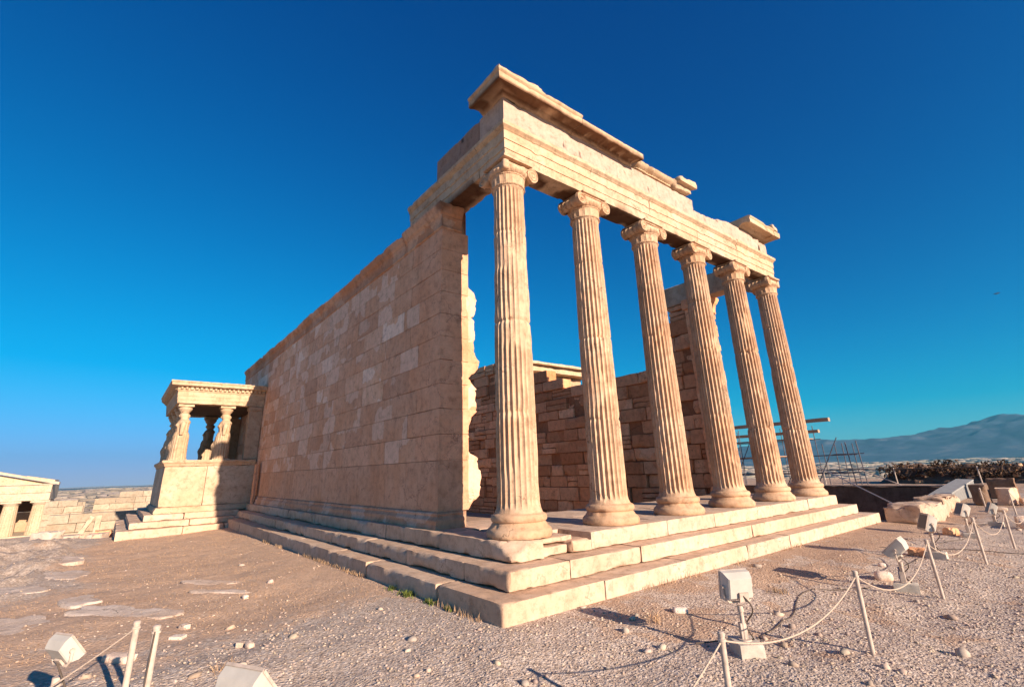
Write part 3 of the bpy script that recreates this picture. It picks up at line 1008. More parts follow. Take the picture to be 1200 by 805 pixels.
mb.build("frieze_block", m_frieze, temple)
fc = [1.35, 3.1, 4.7, 6.35, 8.3, 10.15]
mb = MB()
sweep(mb, frieze_prof(), [(-0.545, 0), (0, 0), (0, fc[0])], seg=0.05, c=(1, 1, 1), chip=0.03, seed=6, cfun=holes)
mb.build("frieze_block", m_frieze, temple)
for i in range(len(fc) - 1):
    mb = MB()
    a, b_ = fc[i] + 0.004, fc[i + 1]
    if i >= 3:
        tp = (lambda s, a=a: fr_top(s + a + 2.33))
    else:
        tp = None
    sweep(mb, frieze_prof(), [(0, a), (0, b_)], seg=0.05, c=tint(0.97, 1.04, 0.02), chip=0.035 if i < 3 else 0.06, seed=7 + i, top=tp, cfun=holes)
    mb.build("frieze_block", m_frieze, temple)
mb = MB()
block(mb, (-0.2, 10.20, 7.338), (0.25, 10.72, 7.80), r=0.05, wear=1.5, seg=0.05, seed=3, rough=0.02)
mb.build("frieze_block", m_frieze, temple)

# ---- cornice
def corn_prof(zb=7.958, proj=0.62, back=-0.35, crown=True):
    p = [(0.27, zb), (0.30, zb + 0.012), (0.315, zb + 0.03), (0.345, zb + 0.05), (0.36, zb + 0.07), (0.38, zb + 0.075), (proj - 0.06, zb + 0.055), (proj - 0.045, zb + 0.02),
         (proj - 0.01, zb + 0.02), (proj, zb + 0.03), (proj, zb + 0.09), (proj, zb + 0.15), (proj - 0.005, zb + 0.17)]
    if crown:
        p += [(proj + 0.012, zb + 0.185), (proj + 0.03, zb + 0.21), (proj + 0.03, zb + 0.235), (proj - 0.02, zb + 0.26)]
    p += [(proj - 0.2, p[-1][1]), (0.2, p[-1][1]), (0.0, p[-1][1]), (back, p[-1][1]), (back, zb + 0.1), (back, zb)]
    return p
def corn_dark(V):  # darkens the underside of the cornice, thinned by noise
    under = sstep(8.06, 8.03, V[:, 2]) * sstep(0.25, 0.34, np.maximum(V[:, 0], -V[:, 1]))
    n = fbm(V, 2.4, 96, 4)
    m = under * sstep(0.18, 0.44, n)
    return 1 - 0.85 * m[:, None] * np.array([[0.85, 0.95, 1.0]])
mb = MB()
sweep(mb, corn_prof(), [(-0.42, 0), (0, 0), (0, 1.62)], seg=0.04, c=(1.0, 0.96, 0.9), chip=0.04, seed=13, cfun=corn_dark)
mb.build("cornice_block", m_marble, temple)
mb = MB()
sweep(mb, corn_prof(7.955, 0.625, crown=False), [(0, 1.626), (0, 3.72)], seg=0.04, c=(1.02, 0.98, 0.92), chip=0.07, seed=14, cfun=corn_dark,
      pattern=lambda S_, U, Z_: -0.03 * (np.abs(U - 0.36) < 0.03) * (np.sin(S_ * 2 * np.pi / 0.11) > 0))
mb.build("cornice_block", m_marble, temple)
# remains of the pediment floor lying on the cornice
mb = MB()
block(mb, (-0.15, -0.60, 8.215), (0.60, 0.55, 8.37), r=0.05, wear=1.6, seg=0.05, seed=41, rough=0.02, c=(1, 0.95, 0.9))
block(mb, (0.05, 0.55, 8.215), (0.52, 1.25, 8.36), r=0.06, wear=1.8, seg=0.05, seed=42, rough=0.025, c=(0.98, 0.92, 0.86))
block(mb, (0.0, 1.25, 8.13), (0.45, 2.15, 8.26), r=0.06, wear=1.8, seg=0.05, seed=43, rough=0.025, c=(0.95, 0.9, 0.85))
block(mb, (0.05, 2.2, 8.11), (0.40, 3.3, 8.20), r=0.05, wear=1.8, seg=0.05, seed=44, rough=0.025, c=(0.98, 0.92, 0.86))
block(mb, (-0.40, -0.50, 8.215), (-0.16, 0.2, 8.29), r=0.04, wear=1.6, seg=0.05, seed=45, rough=0.02, c=(0.95, 0.9, 0.85))
mb.build("cornice_crown", m_marble, temple)
# broken moulded piece, a lone block, and the piece left over the far corner
mb = MB()
sweep(mb, [(0.20, 7.958), (0.31, 7.97), (0.33, 8.0), (0.38, 8.03), (0.42, 8.07), (0.44, 8.12), (0.38, 8.17), (0.2, 8.19), (0, 8.18), (-0.2, 8.14), (-0.2, 7.958)], [(0, 3.80), (0, 5.28)], seg=0.03, c=(1, 0.96, 0.9), chip=0.09, seed=15,
      pattern=lambda S_, U, Z_: -0.03 * (np.abs(Z_ - 8.0) < 0.02) * (np.sin(S_ * 2 * np.pi / 0.09) > 0))
mb.build("cornice_fragment", m_marble, temple)
mb = MB()
block(mb, (-0.15, 5.34, 7.958), (0.44, 6.12, 8.33), r=0.06, wear=1.3, seg=0.05, seed=51, rough=0.03, c=(0.98, 0.93, 0.88))
block(mb, (0.30, 5.42, 8.10), (0.56, 6.22, 8.33), r=0.05, wear=1.3, seg=0.05, seed=52, rough=0.02, c=(1, 0.95, 0.9))
mb.build("cornice_fragment", m_marble, temple)
mb = MB()
sweep(mb, corn_prof(7.92, 0.64), [(0, 8.92), (0, S * 5 - 0.02)], seg=0.04, c=(1, 0.97, 0.9), chip=0.05, seed=16)
block(mb, (-0.35, S * 5 - 0.01, 7.94), (0.64, S * 5 + 0.42, 8.15), r=0.03, wear=1.2, seg=0.05, seed=53, c=(1, 0.97, 0.9))
block(mb, (-0.1, 9.75, 8.18), (0.58, 10.75, 8.27), r=0.04, wear=1.6, seg=0.05, seed=54, rough=0.02)
block(mb, (0.1, 10.55, 8.15), (0.66, 11.0, 8.40), r=0.09, wear=1.5, seg=0.04, seed=55, rough=0.03)
block(mb, (0.0, 9.75, 8.25), (0.5, 10.0, 8.42), r=0.06, wear=1.5, seg=0.04, seed=56, rough=0.03)
mb.build("cornice_block", m_marble, temple)

# ---- long south wall
random.seed(31)
YW = -0.36
XW = -23.1
XA = -1.89
wall = None
mb = MB()
box(mb, (XW + 0.05, YW + 0.06, -0.05), (XA - 0.08, 0.30, 6.55), c=(0.55, 0.5, 0.46))
PALS = [(1.0, 0.96, 0.94), (0.93, 0.88, 0.85), (0.85, 0.78, 0.74), (1.08, 1.11, 1.14), (1.14, 1.22, 1.28), (0.97, 0.93, 0.90)]
zc = [0.275, 1.17] + [1.17 + 0.483 * k for k in range(1, 11)]
for ci, (z0, z1) in enumerate(zip(zc[:-1], zc[1:])):
    x = XA
    k = 0
    while x > XW:
        if ci == 0:
            L = random.uniform(1.25, 1.7)
        else:
            L = random.choice([0.75, 1.2, 1.3, 1.35, 1.6, 1.9])
        if k == 0:
            L = 0.95 if ci % 2 else 1.35
        x2 = max(x - L, XW)
        if x2 - XW < 0.4:
            x2 = XW
        c = random.choices(PALS, (4, 3, 1.6, 1.6, 0.8, 3))[0]
        if k == 0:
            c = (1.0, 0.90, 0.84)
        if ci == 0:
            c = tuple(0.95 * v for v in random.choice(PALS[:2]))
        dy = random.uniform(-0.002, 0.002)
        seg = 0.08 if x > -9 else 0.16
        block(mb, (x2 + 0.0008, YW + dy, z0 + 0.0008), (x - 0.0008, 0.31, z1 - 0.0008), r=0.002, wear=1.8, seg=seg, seed=random.randrange(9999), rough=0.003, c=c, chip=3.0, fr=1.6, rid=-1.0 if (k == 0 or ci == 0) else None)
        x = x2
        k += 1
wall = mb.build("ashlar_wall", m_wall, temple)
# moulded wall base and crown
mb = MB()
sweep(mb, [(0.02, -0.004), (0.10, -0.004), (0.10, 0.03), (0.085, 0.05), (0.075, 0.10), (0.085, 0.13), (0.075, 0.16), (0.045, 0.18), (0.03, 0.215), (0.045, 0.235), (0.035, 0.26), (0.006, 0.276), (-0.25, 0.276), (-0.25, 0.0)],
      [(XW, YW), (XA, YW), (XA, 0.16)], seg=0.12, c=(0.86, 0.80, 0.77), chip=0.02, seed=61)
mb.build("wall_base", m_wall, wall, origin=(0, 0, 0))
def crown_top(s):
    P = np.stack([s, 0 * s, 0 * s], -1)
    n = fbm(P, 1.1, 8, 3)
    st = np.floor(vnoise(P, 0.7, 3) * 4) / 4
    return 6.60 - 0.13 * st - (n - 0.5) * 0.10 - 0.05
def crown_pat(Sv, U, Z_):
    return (np.abs(Z_ - 6.20) < 0.03) * 0.014 * np.cos(Sv * 2 * np.pi / 0.22) + (np.abs(Z_ - 6.38) < 0.02) * 0.016 * np.abs(np.sin(Sv * np.pi / 0.09))
cprof = [(0.0, 6.003), (0.012, 6.02), (0.022, 6.04), (0.010, 6.06), (0.006, 6.12), (0.010, 6.20), (0.018, 6.27), (0.03, 6.285), (0.03, 6.305), (0.02, 6.315), (0.045, 6.36), (0.062, 6.385), (0.075, 6.40), (0.085, 6.44), (0.11, 6.49), (0.125, 6.53), (0.12, 6.60), (-0.30, 6.60), (-0.62, 6.58), (-0.62, 6.003)]
mb = MB()
sweep(mb, cprof, [(XW, YW), (-3.66, YW)], seg=0.045, c=(0.74, 0.63, 0.55), chip=0.05, seed=62, top=crown_top, pattern=crown_pat)
mb.build("wall_crown", m_wall, wall, origin=(0, 0, 0))
mb = MB()
def anta_dark(V):  # darkens the upper outer end of the anta in noise patches
    n = fbm(V, 2.0, 97, 3)
    return 1 - 0.75 * (sstep(0.46, 0.60, n) * sstep(-2.1, -1.85, V[:, 0]) * sstep(5.9, 6.2, V[:, 2]))[:, None] * np.array([[0.9, 0.97, 1]])
sweep(mb, [(u, min(z, 6.578)) for u, z in cprof], [(-3.65, YW), (XA, YW), (XA, 0.13)], seg=0.03, c=(0.80, 0.68, 0.58), chip=0.03, seed=63, pattern=crown_pat, cfun=anta_dark)
mb.build("anta_capital", m_wall, wall, origin=(0, 0, 0))

# torn stump of the cross wall beside the anta: one ragged broken edge
zs_ = np.arange(0.276, 6.0, 0.03)
meas = [(0.27, 0.36), (0.36, 0.40), (0.52, 0.56), (0.83, 0.63), (1.10, 0.62), (1.22, 0.52), (1.30, 0.34), (1.8, 0.30), (1.95, 0.33), (2.1, 0.50), (2.5, 0.53), (2.66, 0.36), (2.75, 0.34), (2.98, 0.52), (3.15, 0.55), (3.3, 0.45), (3.55, 0.47), (3.62, 0.53), (4.05, 0.52), (4.12, 0.42), (4.35, 0.46), (4.5, 0.52), (4.66, 0.44), (4.75, 0.28), (5.0, 0.20), (5.3, 0.13), (6.0, 0.13)]
mz, my = zip(*meas)
ye_ = np.interp(zs_, mz, my) + (fbm(np.stack([zs_, 0 * zs_, 0 * zs_], -1), 5.0, 4, 3) - 0.5) * 0.05
zq, st_ = 0.276, np.zeros_like(zs_)
while zq < 6.0:
    hq = random.uniform(0.10, 0.30)
    st_[(zs_ >= zq) & (zs_ < zq + hq)] = random.uniform(-0.07, 0.06)
    zq += hq
ye_ = np.maximum(ye_ + st_, 0.125)
mb = MB()
ring = []
for z_, y_ in zip(zs_, ye_):
    r_ = [(-1.902, -0.06), (-1.902, 0.06), (-1.902, y_ * 0.5 + 0.05), (-1.904, y_ - 0.05), (-1.915, y_ - 0.015), (-1.95, y_), (-2.1, y_ - 0.01), (-2.3, y_ - 0.03), (-2.5, y_ - 0.06), (-2.56, y_ - 0.12), (-2.56, -0.06)]
    ring.append([(x_, yy_, z_) for x_, yy_ in r_])
V_ = np.array(ring).reshape(-1, 3)
V_[:, 0] += (fbm(V_, 3.0, 12, 3) - 0.5) * 0.03 * (V_[:, 1] > 0.0)
V_[:, 1] += (fbm(V_, 9.0, 14, 3) - 0.5) * 0.06 * (V_[:, 1] > 0.15)
jd = np.min(np.abs(V_[:, 2:3] - np.array(zc)[None]), 1)
V_[:, 0] -= 0.012 * (jd < 0.02) * (V_[:, 1] > 0.0)
cc_ = np.tile(np.array([1.05, 0.97, 0.92, 0.4]), (len(V_), 1))
mb.add(V_, grid_quads(len(zs_), 11, True), [(0, k + 1, k) for k in range(1, 10)] + [(len(V_) - 11, len(V_) - 11 + k, len(V_) - 10 + k) for k in range(1, 10)], c=cc_)
mb.build("broken_wall_stump", m_wall, temple, angle=24)

# ---- ruined north wall seen through the columns
random.seed(77)
def ntop(x):
    pts = [(-23.2, 6.5), (-17, 6.55), (-15.2, 6.45), (-14.2, 6.2), (-12.6, 5.9), (-11.4, 5.3), (-10.2, 4.95), (-9.2, 4.75), (-8.3, 4.45), (-5.6, 4.4), (-4.6, 4.6), (-4.05, 5.2), (-3.75, 6.58), (-1.8, 6.58)]
    xs, zs = zip(*pts)
    return np.interp(x, xs, zs)
mb = MB()
z = -1.25
ri = 0
while z < 6.55:
    hgt = random.choice([0.30, 0.42, 0.46, 0.49, 0.55])
    if z + hgt > 6.2:
        hgt = 6.58 - z
    x = -1.95
    while x > -23.1:
        L = random.uniform(0.45, 1.45)
        x2 = x - L
        xm = (x + x2) / 2
        top = ntop(xm) + random.uniform(-0.22, 0.22)
        if xm > -3.7:
            top = 6.6
        zt = z + hgt
        if z + hgt * 0.5 < top:
            dy = random.choice([0, 0.01, 0.03, -0.03, 0.05, -0.02, 0.10, 0.0])
            g = random.uniform(0.002, 0.008)
            if random.random() < 0.975:
                c = random.choices([(1, 0.95, 0.9), (0.86, 0.78, 0.7), (1.12, 1.10, 1.06), (0.74, 0.62, 0.52), (1.18, 1.18, 1.16)], (4, 3, 2, 1.5, 1.2))[0]
                nsub = 1
                if random.random() < (0.5 if xm < -13 else 0.16) and hgt > 0.4:
                    nsub = random.choice([2, 2, 3])
                for s_ in range(nsub):
                    za, zb = z + hgt * s_ / nsub, z + hgt * (s_ + 1) / nsub
                    block(mb, (x2 + g, 10.28 + dy + random.uniform(-0.03, 0.05), za + g * 0.6), (x - g, 10.85, zb - g * 0.6), r=random.choice([0.008, 0.012, 0.03]), wear=1.6, seg=0.11, seed=random.randrange(9999), rough=0.012, c=c)
        x = x2
    z += hgt
    ri += 1
for a in np.arange(-23.0, -2.0, 0.5):
    box(mb, (a, 10.40, -1.3), (a + 0.5, 10.82, min(ntop(a), ntop(a + 0.5)) - 0.3), c=(0.5, 0.42, 0.36))
nwall = mb.build("ruined_wall", m_ruin, temple)
mb = MB()
block(mb, (-2.62, 9.98, 0.27), (-1.90, 10.27, 6.2), r=0.02, wear=1.2, seg=0.12, seed=5, c=(1.2, 1.12, 1.05))
sweep(mb, cprof, [(-1.95, 10.0), (-1.95, 10.88), (-2.6, 10.88)], seg=0.06, c=(1.1, 1.0, 0.92), chip=0.03, seed=64)
block(mb, (-2.7, 9.93, 6.2), (-1.85, 10.3, 6.57), r=0.04, wear=1.3, seg=0.08, seed=6, c=(1.1, 1.02, 0.95))
block(mb, (-2.66, 9.93, 0.0), (-1.84, 10.3, 0.268), r=0.03, wear=1.3, seg=0.08, seed=7, c=(1.1, 1.02, 0.95))
mb.build("anta", m_ruin, temple)

# ------------------------------------------------------------------ porch of the maidens
random.seed(91)
PX0, PX1, PYF = -23.1, -17.6, -3.6
porch = thing("caryatid_porch", (-20.3, -2.0, -0.95), "small marble porch carried by draped maiden statues at the far end of the long wall", "porch")
mb = MB()
for ti, (ex, yy, z0, z1) in enumerate([(0.30, -3.98, -0.42, -0.20), (0.66, -4.38, -0.64, -0.42), (1.02, -4.72, -1.25, -0.64)]):
    xE = PX1 + ex
    y = yy
    k = 0
    while y < -0.37 - (0.2 if ti == 0 else 0.45):
        L = random.uniform(1.2, 2.0)
        y2 = min(y + L, -0.38 if ti == 0 else (-0.57 if ti == 1 else -0.82))
        block(mb, (xE - 0.9, y + 0.004, z0), (xE + random.uniform(-.01, .01), y2 - 0.004, z1), r=0.015, wear=1.4, seg=0.10, seed=900 + ti * 20 + k, c=tint(0.95, 1.06))
        y = y2 + 0.001
        k += 1
        if y2 > -0.9:
            break
    x = xE - 0.904
    while x > PX0 - 0.3:
        L = random.uniform(1.2, 2.0)
        block(mb, (x - L, yy, z0), (x - 0.004, yy + 0.9, z1), r=0.015, wear=1.3, seg=0.15, seed=950 + k, c=tint(0.95, 1.06))
        x -= L
        k += 1
box(mb, (PX0, -3.4, -1.2), (PX1 - 0.2, -0.40, -0.215), c=(0.9, 0.9, 0.9))
mb.build("step", m_step, porch)
mb = MB()
for a, b_ in ((PYF, -2.16), (-2.154, -0.40)):
    block(mb, (PX1 - 0.38, a, 0.02), (PX1, b_, 1.52), r=0.012, wear=1.3, seg=0.12, seed=int(-a * 10), c=tint(0.98, 1.06))
x = PX1 - 0.384
while x > PX0 + 0.2:
    x2 = max(x - 1.32, PX0)
    block(mb, (x2 + 0.003, PYF, 0.02), (x - 0.003, PYF + 0.38, 1.52), r=0.012, wear=1.2, seg=0.15, seed=int(-x * 9), c=tint(0.95, 1.05))
    x = x2
podium = mb.build("podium", m_marble, porch)
mb = MB()
pp = [(PX0, PYF), (PX1, PYF), (PX1, -0.42)]
sweep(mb, [(0.0, -0.2), (0.10, -0.2), (0.11, -0.14), (0.085, -0.08), (0.06, -0.04), (0.045, 0.0), (0.01, 0.018), (-0.35, 0.018), (-0.35, -0.2)], pp, seg=0.15, c=(1, 0.96, 0.92), chip=0.02, seed=65)
sweep(mb, [(0.004, 1.522), (0.02, 1.54), (0.03, 1.60), (0.07, 1.65), (0.10, 1.67), (0.11, 1.74), (0.09, 1.76), (-0.45, 1.76), (-0.45, 1.522)], pp, seg=0.05, c=(1, 0.95, 0.9), chip=0.03, seed=66,
      pattern=lambda S_, U, Z_: (np.abs(Z_ - 1.65) < 0.02) * 0.02 * np.abs(np.sin(S_ * np.pi / 0.1)))
mb.build("podium_moulding", m_marble, podium, origin=tuple(porch.location))

# porch roof: three-fascia architrave, dentils, cornice and flat slab
mb = MB()
z = 4.0
ent = [(0.0, z), (0.0, z + 0.15), (0.015, z + 0.153), (0.015, z + 0.30), (0.03, z + 0.303), (0.03, z + 0.47), (0.06, z + 0.50), (0.07, z + 0.53), (0.05, z + 0.545),
       (0.05, z + 0.56), (0.14, z + 0.565), (0.14, z + 0.66), (0.15, z + 0.67), (0.27, z + 0.69), (0.29, z + 0.71), (0.29, z + 0.79), (0.33, z + 0.84), (0.32, z + 0.88), (-0.5, z + 0.88), (-0.5, z)]
def dent(Sv, U, Z_):
    return -0.075 * ((U > 0.135) & (U < 0.145)) * (np.sin(Sv * 2 * np.pi / 0.17) > 0.2)
sweep(mb, ent, pp[:1] + [(PX1 - 0.02, PYF + 0.02), (PX1 - 0.02, -0.37)], seg=0.028, c=(1, 0.96, 0.9), chip=0.035, seed=67, pattern=dent)
block(mb, (PX0 - 0.02, PYF + 0.52, z), (PX0 + 0.49, -0.37, z + 0.879), r=0.02, wear=1.3, seg=0.15, seed=29)
mb.build("entablature", m_marble, porch)
mb = MB()
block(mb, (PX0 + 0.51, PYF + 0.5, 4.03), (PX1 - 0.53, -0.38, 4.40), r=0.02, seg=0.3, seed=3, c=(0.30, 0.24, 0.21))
mb.build("ceiling_slab", m_marble, porch)
mb = MB()
block(mb, (PX1 - 0.40, -0.9, 1.765), (PX1 - 0.02, -0.37, 3.99), r=0.015, seg=0.12, seed=8, c=(0.85, 0.8, 0.76))
block(mb, (PX1 - 0.44, -0.94, 3.80), (PX1 + 0.03, -0.372, 3.985), r=0.03, seg=0.08, seed=10, c=(0.85, 0.8, 0.76))
mb.build("anta", m_marble, porch)
mb = MB()
block(mb, (PX0 + 0.02, -0.9, 1.765), (PX0 + 0.40, -0.37, 3.99), r=0.015, seg=0.12, seed=9, c=(0.85, 0.8, 0.76))
mb.build("anta", m_marble, porch)

def caryatid_mesh(seed, flip):
    """one draped figure, facing -y; weight leg straight under vertical flutes, other knee pushed forward"""
    mb = MB()
    n, m = 64, 74
    H = 1.90
    t = np.linspace(0, 1, m)
    zk = np.array([0, .03, .10, .30, .42, .50, .56, .60, .66, .72, .78, .815, .835, .86, .88, .905, .93, .955, .98, 1.0])
    rxk = np.array([.30, .30, .285, .275, .28, .285, .272, .255, .25, .265, .285, .275, .19, .13, .125, .135, .145, .145, .125, .11])
    ryk = np.array([.25, .25, .235, .225, .225, .225, .21, .185, .185, .19, .185, .165, .13, .10, .105, .13, .145, .145, .13, .12])
    rx, ry = np.interp(t, zk, rxk), np.interp(t, zk, ryk)
    a = np.arange(n) / n * 2 * np.pi
    Tt, A = np.meshgrid(t, a, indexing='ij')
    RX, RY = np.repeat(rx[:, None], n, 1), np.repeat(ry[:, None], n, 1)
    skirt = sstep(0.58, 0.50, Tt)
    over = sstep(0.58, 0.62, Tt) * sstep(0.80, 0.76, Tt)
    fold = 1 + skirt * 0.10 * np.abs(np.sin(A * 9 + 0.6 * np.sin(Tt * 7))) + over * 0.05 * np.sin(A * 11 + Tt * 9)
    # hem of the overfold and belt
    fold = fold + 0.035 * np.exp(-((Tt - 0.545) / 0.02) ** 2) - 0.03 * np.exp(-((Tt - 0.605) / 0.012) ** 2)
    sway = flip * 0.045 * np.sin(Tt * np.pi)
    x = RX * fold * np.cos(A) + sway
    y = RY * fold * np.sin(A)
    front = np.clip(-np.sin(A), 0, 1)
    knee = np.exp(-((Tt - 0.30) / 0.10) ** 2) * np.exp(-((np.cos(A) + flip * 0.45) / 0.35) ** 2) * front
    y = y - 0.11 * knee
    shin = sstep(0.30, 0.02, Tt) * np.exp(-((np.cos(A) + flip * 0.45) / 0.3) ** 2) * front
    y = y - 0.05 * shin
    for sx in (-1, 1):
        bust = np.exp(-((Tt - 0.725) / 0.035) ** 2) * np.exp(-((np.cos(A) - sx * 0.45) / 0.25) ** 2) * front
        y = y - 0.06 * bust
    # face: brow, nose, chin; heavy hair behind
    fx = np.exp(-(np.cos(A) / 0.18) ** 2) * front
    y = y - fx * (0.035 * np.exp(-((Tt - 0.925) / 0.012) ** 2) + 0.018 * np.exp(-((Tt - 0.893) / 0.01) ** 2) + 0.012 * np.exp(-((Tt - 0.948) / 0.01) ** 2))
    for sx in (-1, 1):
        y = y + 0.02 * np.exp(-((Tt - 0.937) / 0.008) ** 2) * np.exp(-((np.cos(A) - sx * 0.35) / 0.14) ** 2) * front
    back = np.clip(np.sin(A), 0, 1)
    y = y + back * 0.05 * sstep(0.74, 0.80, Tt) * sstep(0.99, 0.94, Tt)
    V = np.stack([x, y, Tt * H], -1).reshape(-1, 3)
    nn = fbm(V + seed, 6, seed, 3)
    V[:, :2] *= (1 - np.clip(nn - 0.6, 0, 1) * 0.5)[:, None]
    q = grid_quads(m, n, True)
    V = np.concatenate([V, [[0, 0, 0], [0, 0, H]]])
    tt = [(m * n, (k + 1) % n, k) for k in range(n)] + [(m * n + 1, (m - 1) * n + k, (m - 1) * n + (k + 1) % n) for k in range(n)]
    mb.add(V, q, tt, c=(1, 0.95, 0.88, 0.3))
    # broken upper arms
    for sx in (-1, 1):
        e = 0.52 + 0.06 * ((seed + sx) % 2)
        tube(mb, [(sx * 0.24 + flip * 0.03, 0.0, 0.785 * H), (sx * 0.30 + flip * 0.03, -0.005, 0.74 * H), (sx * 0.32 + flip * 0.035, -0.02, 0.66 * H), (sx * 0.315 + flip * 0.035, -0.03, e * H)], [0.07, 0.082, 0.07, 0.055], 14, c=(1, 0.95, 0.88))
    return mb
carspots = [(-18.0, -3.22, 1), (-19.5, -3.22, 1), (-21.15, -3.22, -1), (-22.7, -3.22, -1), (-18.0, -1.72, 1), (-22.7, -1.72, -1)]
clab = ["maiden statue at the sunlit front corner", None, None, None, "maiden statue half shaded beside the long wall", None]
for i, (x, y, fl) in enumerate(carspots):
    off = np.array([x, y, 1.76])
    mb = caryatid_mesh(3 + i, fl)
    block(mb, (-0.31, -0.28, 0.0), (0.31, 0.28, 0.05), r=0.02, seg=0.1, seed=i)
    mb.v = [v * (1.16, 1.16, 1) + off for v in mb.v]
    o = mb.build("caryatid", m_marble, porch)
    if clab[i]:
        o["label"] = clab[i]
    mb = MB()
    lathe(mb, [(0.12, 1.87), (0.16, 1.89), (0.17, 1.92), (0.19, 1.95), (0.23, 2.02), (0.25, 2.07), (0.25, 2.10), (0.23, 2.115)], n=48, c=(1, 0.96, 0.9), mod=lambda th, z, r: 0.012 * np.abs(np.sin(th * 10)) * (z > 1.93) * (z < 2.09))
    block(mb, (-0.29, -0.29, 2.112), (0.29, 0.29, 2.24), r=0.02, seg=0.1, seed=i + 4, c=(1, 0.96, 0.9))
    mb.v = [v + off for v in mb.v]
    mb.build("caryatid_capital", m_marble, o, origin=tuple(porch.location))

# upright marble slab against the wall beside the porch
mb = MB()
block(mb, (-0.17, -0.05, 0), (0.17, 0.05, 1.55), r=0.02, wear=1.3, seg=0.1, seed=12, c=(0.92, 0.86, 0.82))
slab = mb.build("marble_slab", m_wall, origin=(0, 0, 0))
slab.location = (-16.75, -0.515, -0.01)
tag(slab, "narrow upright marble slab standing between the long wall and the porch", "slab")

# ------------------------------------------------------------------ roof corner of the north porch behind the ruined wall
random.seed(17)
npx = thing("north_porch", (-18.5, 15.0, -4.0), "marble porch roof and column capital rising behind the ruined wall", "porch")
mb = MB()
block(mb, (-22.5, 11.2, 5.98), (-12.9, 16.2, 6.30), r=0.03, wear=1.3, seg=0.3, seed=31, c=(1.02, 0.98, 0.92))
block(mb, (-22.7, 11.1, 6.31), (-12.6, 16.4, 6.47), r=0.03, wear=1.3, seg=0.3, seed=32, c=(1.05, 1.02, 0.97))
mb.build("roof", m_marble, npx)
mb = MB()
block(mb, (-22.3, 15.2, 5.30), (-13.55, 15.9, 5.97), r=0.03, wear=1.3, seg=0.2, seed=33, c=(0.95, 0.9, 0.85))
block(mb, (-14.2, 11.2, 5.30), (-13.5, 15.19, 5.97), r=0.03, wear=1.3, seg=0.2, seed=34, c=(0.9, 0.85, 0.8))
mb.build("entablature", m_marble, npx)
for x, y in ((-13.9, 15.5), (-16.7, 15.5), (-19.5, 15.5), (-22.0, 15.5), (-13.9, 12.6)):
    mb = MB()
    zz = np.linspace(-3.6, 4.75, 30)
    lathe(mb, [(0.42 - 0.07 * k / 29, v) for k, v in enumerate(zz)], (x, y, 0), 96, mod=lambda th, z, r: -0.03 * np.abs(np.sin(th * 12)), c=(1, 0.95, 0.9))
    lathe(mb, [(0.45, -3.6), (0.62, -3.55), (0.62, -3.85), (0.5, -4.0)], (x, y, 0), 32)
    sh = mb.build("column", m_column, npx)
    mb = MB()
    lathe(mb, [(0.36, 4.7), (0.42, 4.85), (0.52, 5.0), (0.52, 5.05)], (x, y, 0), 48, c=(1, 0.96, 0.9))
    block(mb, (x - 0.55, y - 0.55, 5.05), (x + 0.55, y + 0.55, 5.295), r=0.03, seg=0.15, seed=35)
    for sx in (-1, 1):
        tube(mb, [(x + sx * 0.52, y - 0.42, 4.95), (x + sx * 0.52, y + 0.42, 4.95)], 0.22, 20, c=(1, 0.96, 0.9))
    mb.build("capital", m_column, sh, origin=tuple(npx.location))

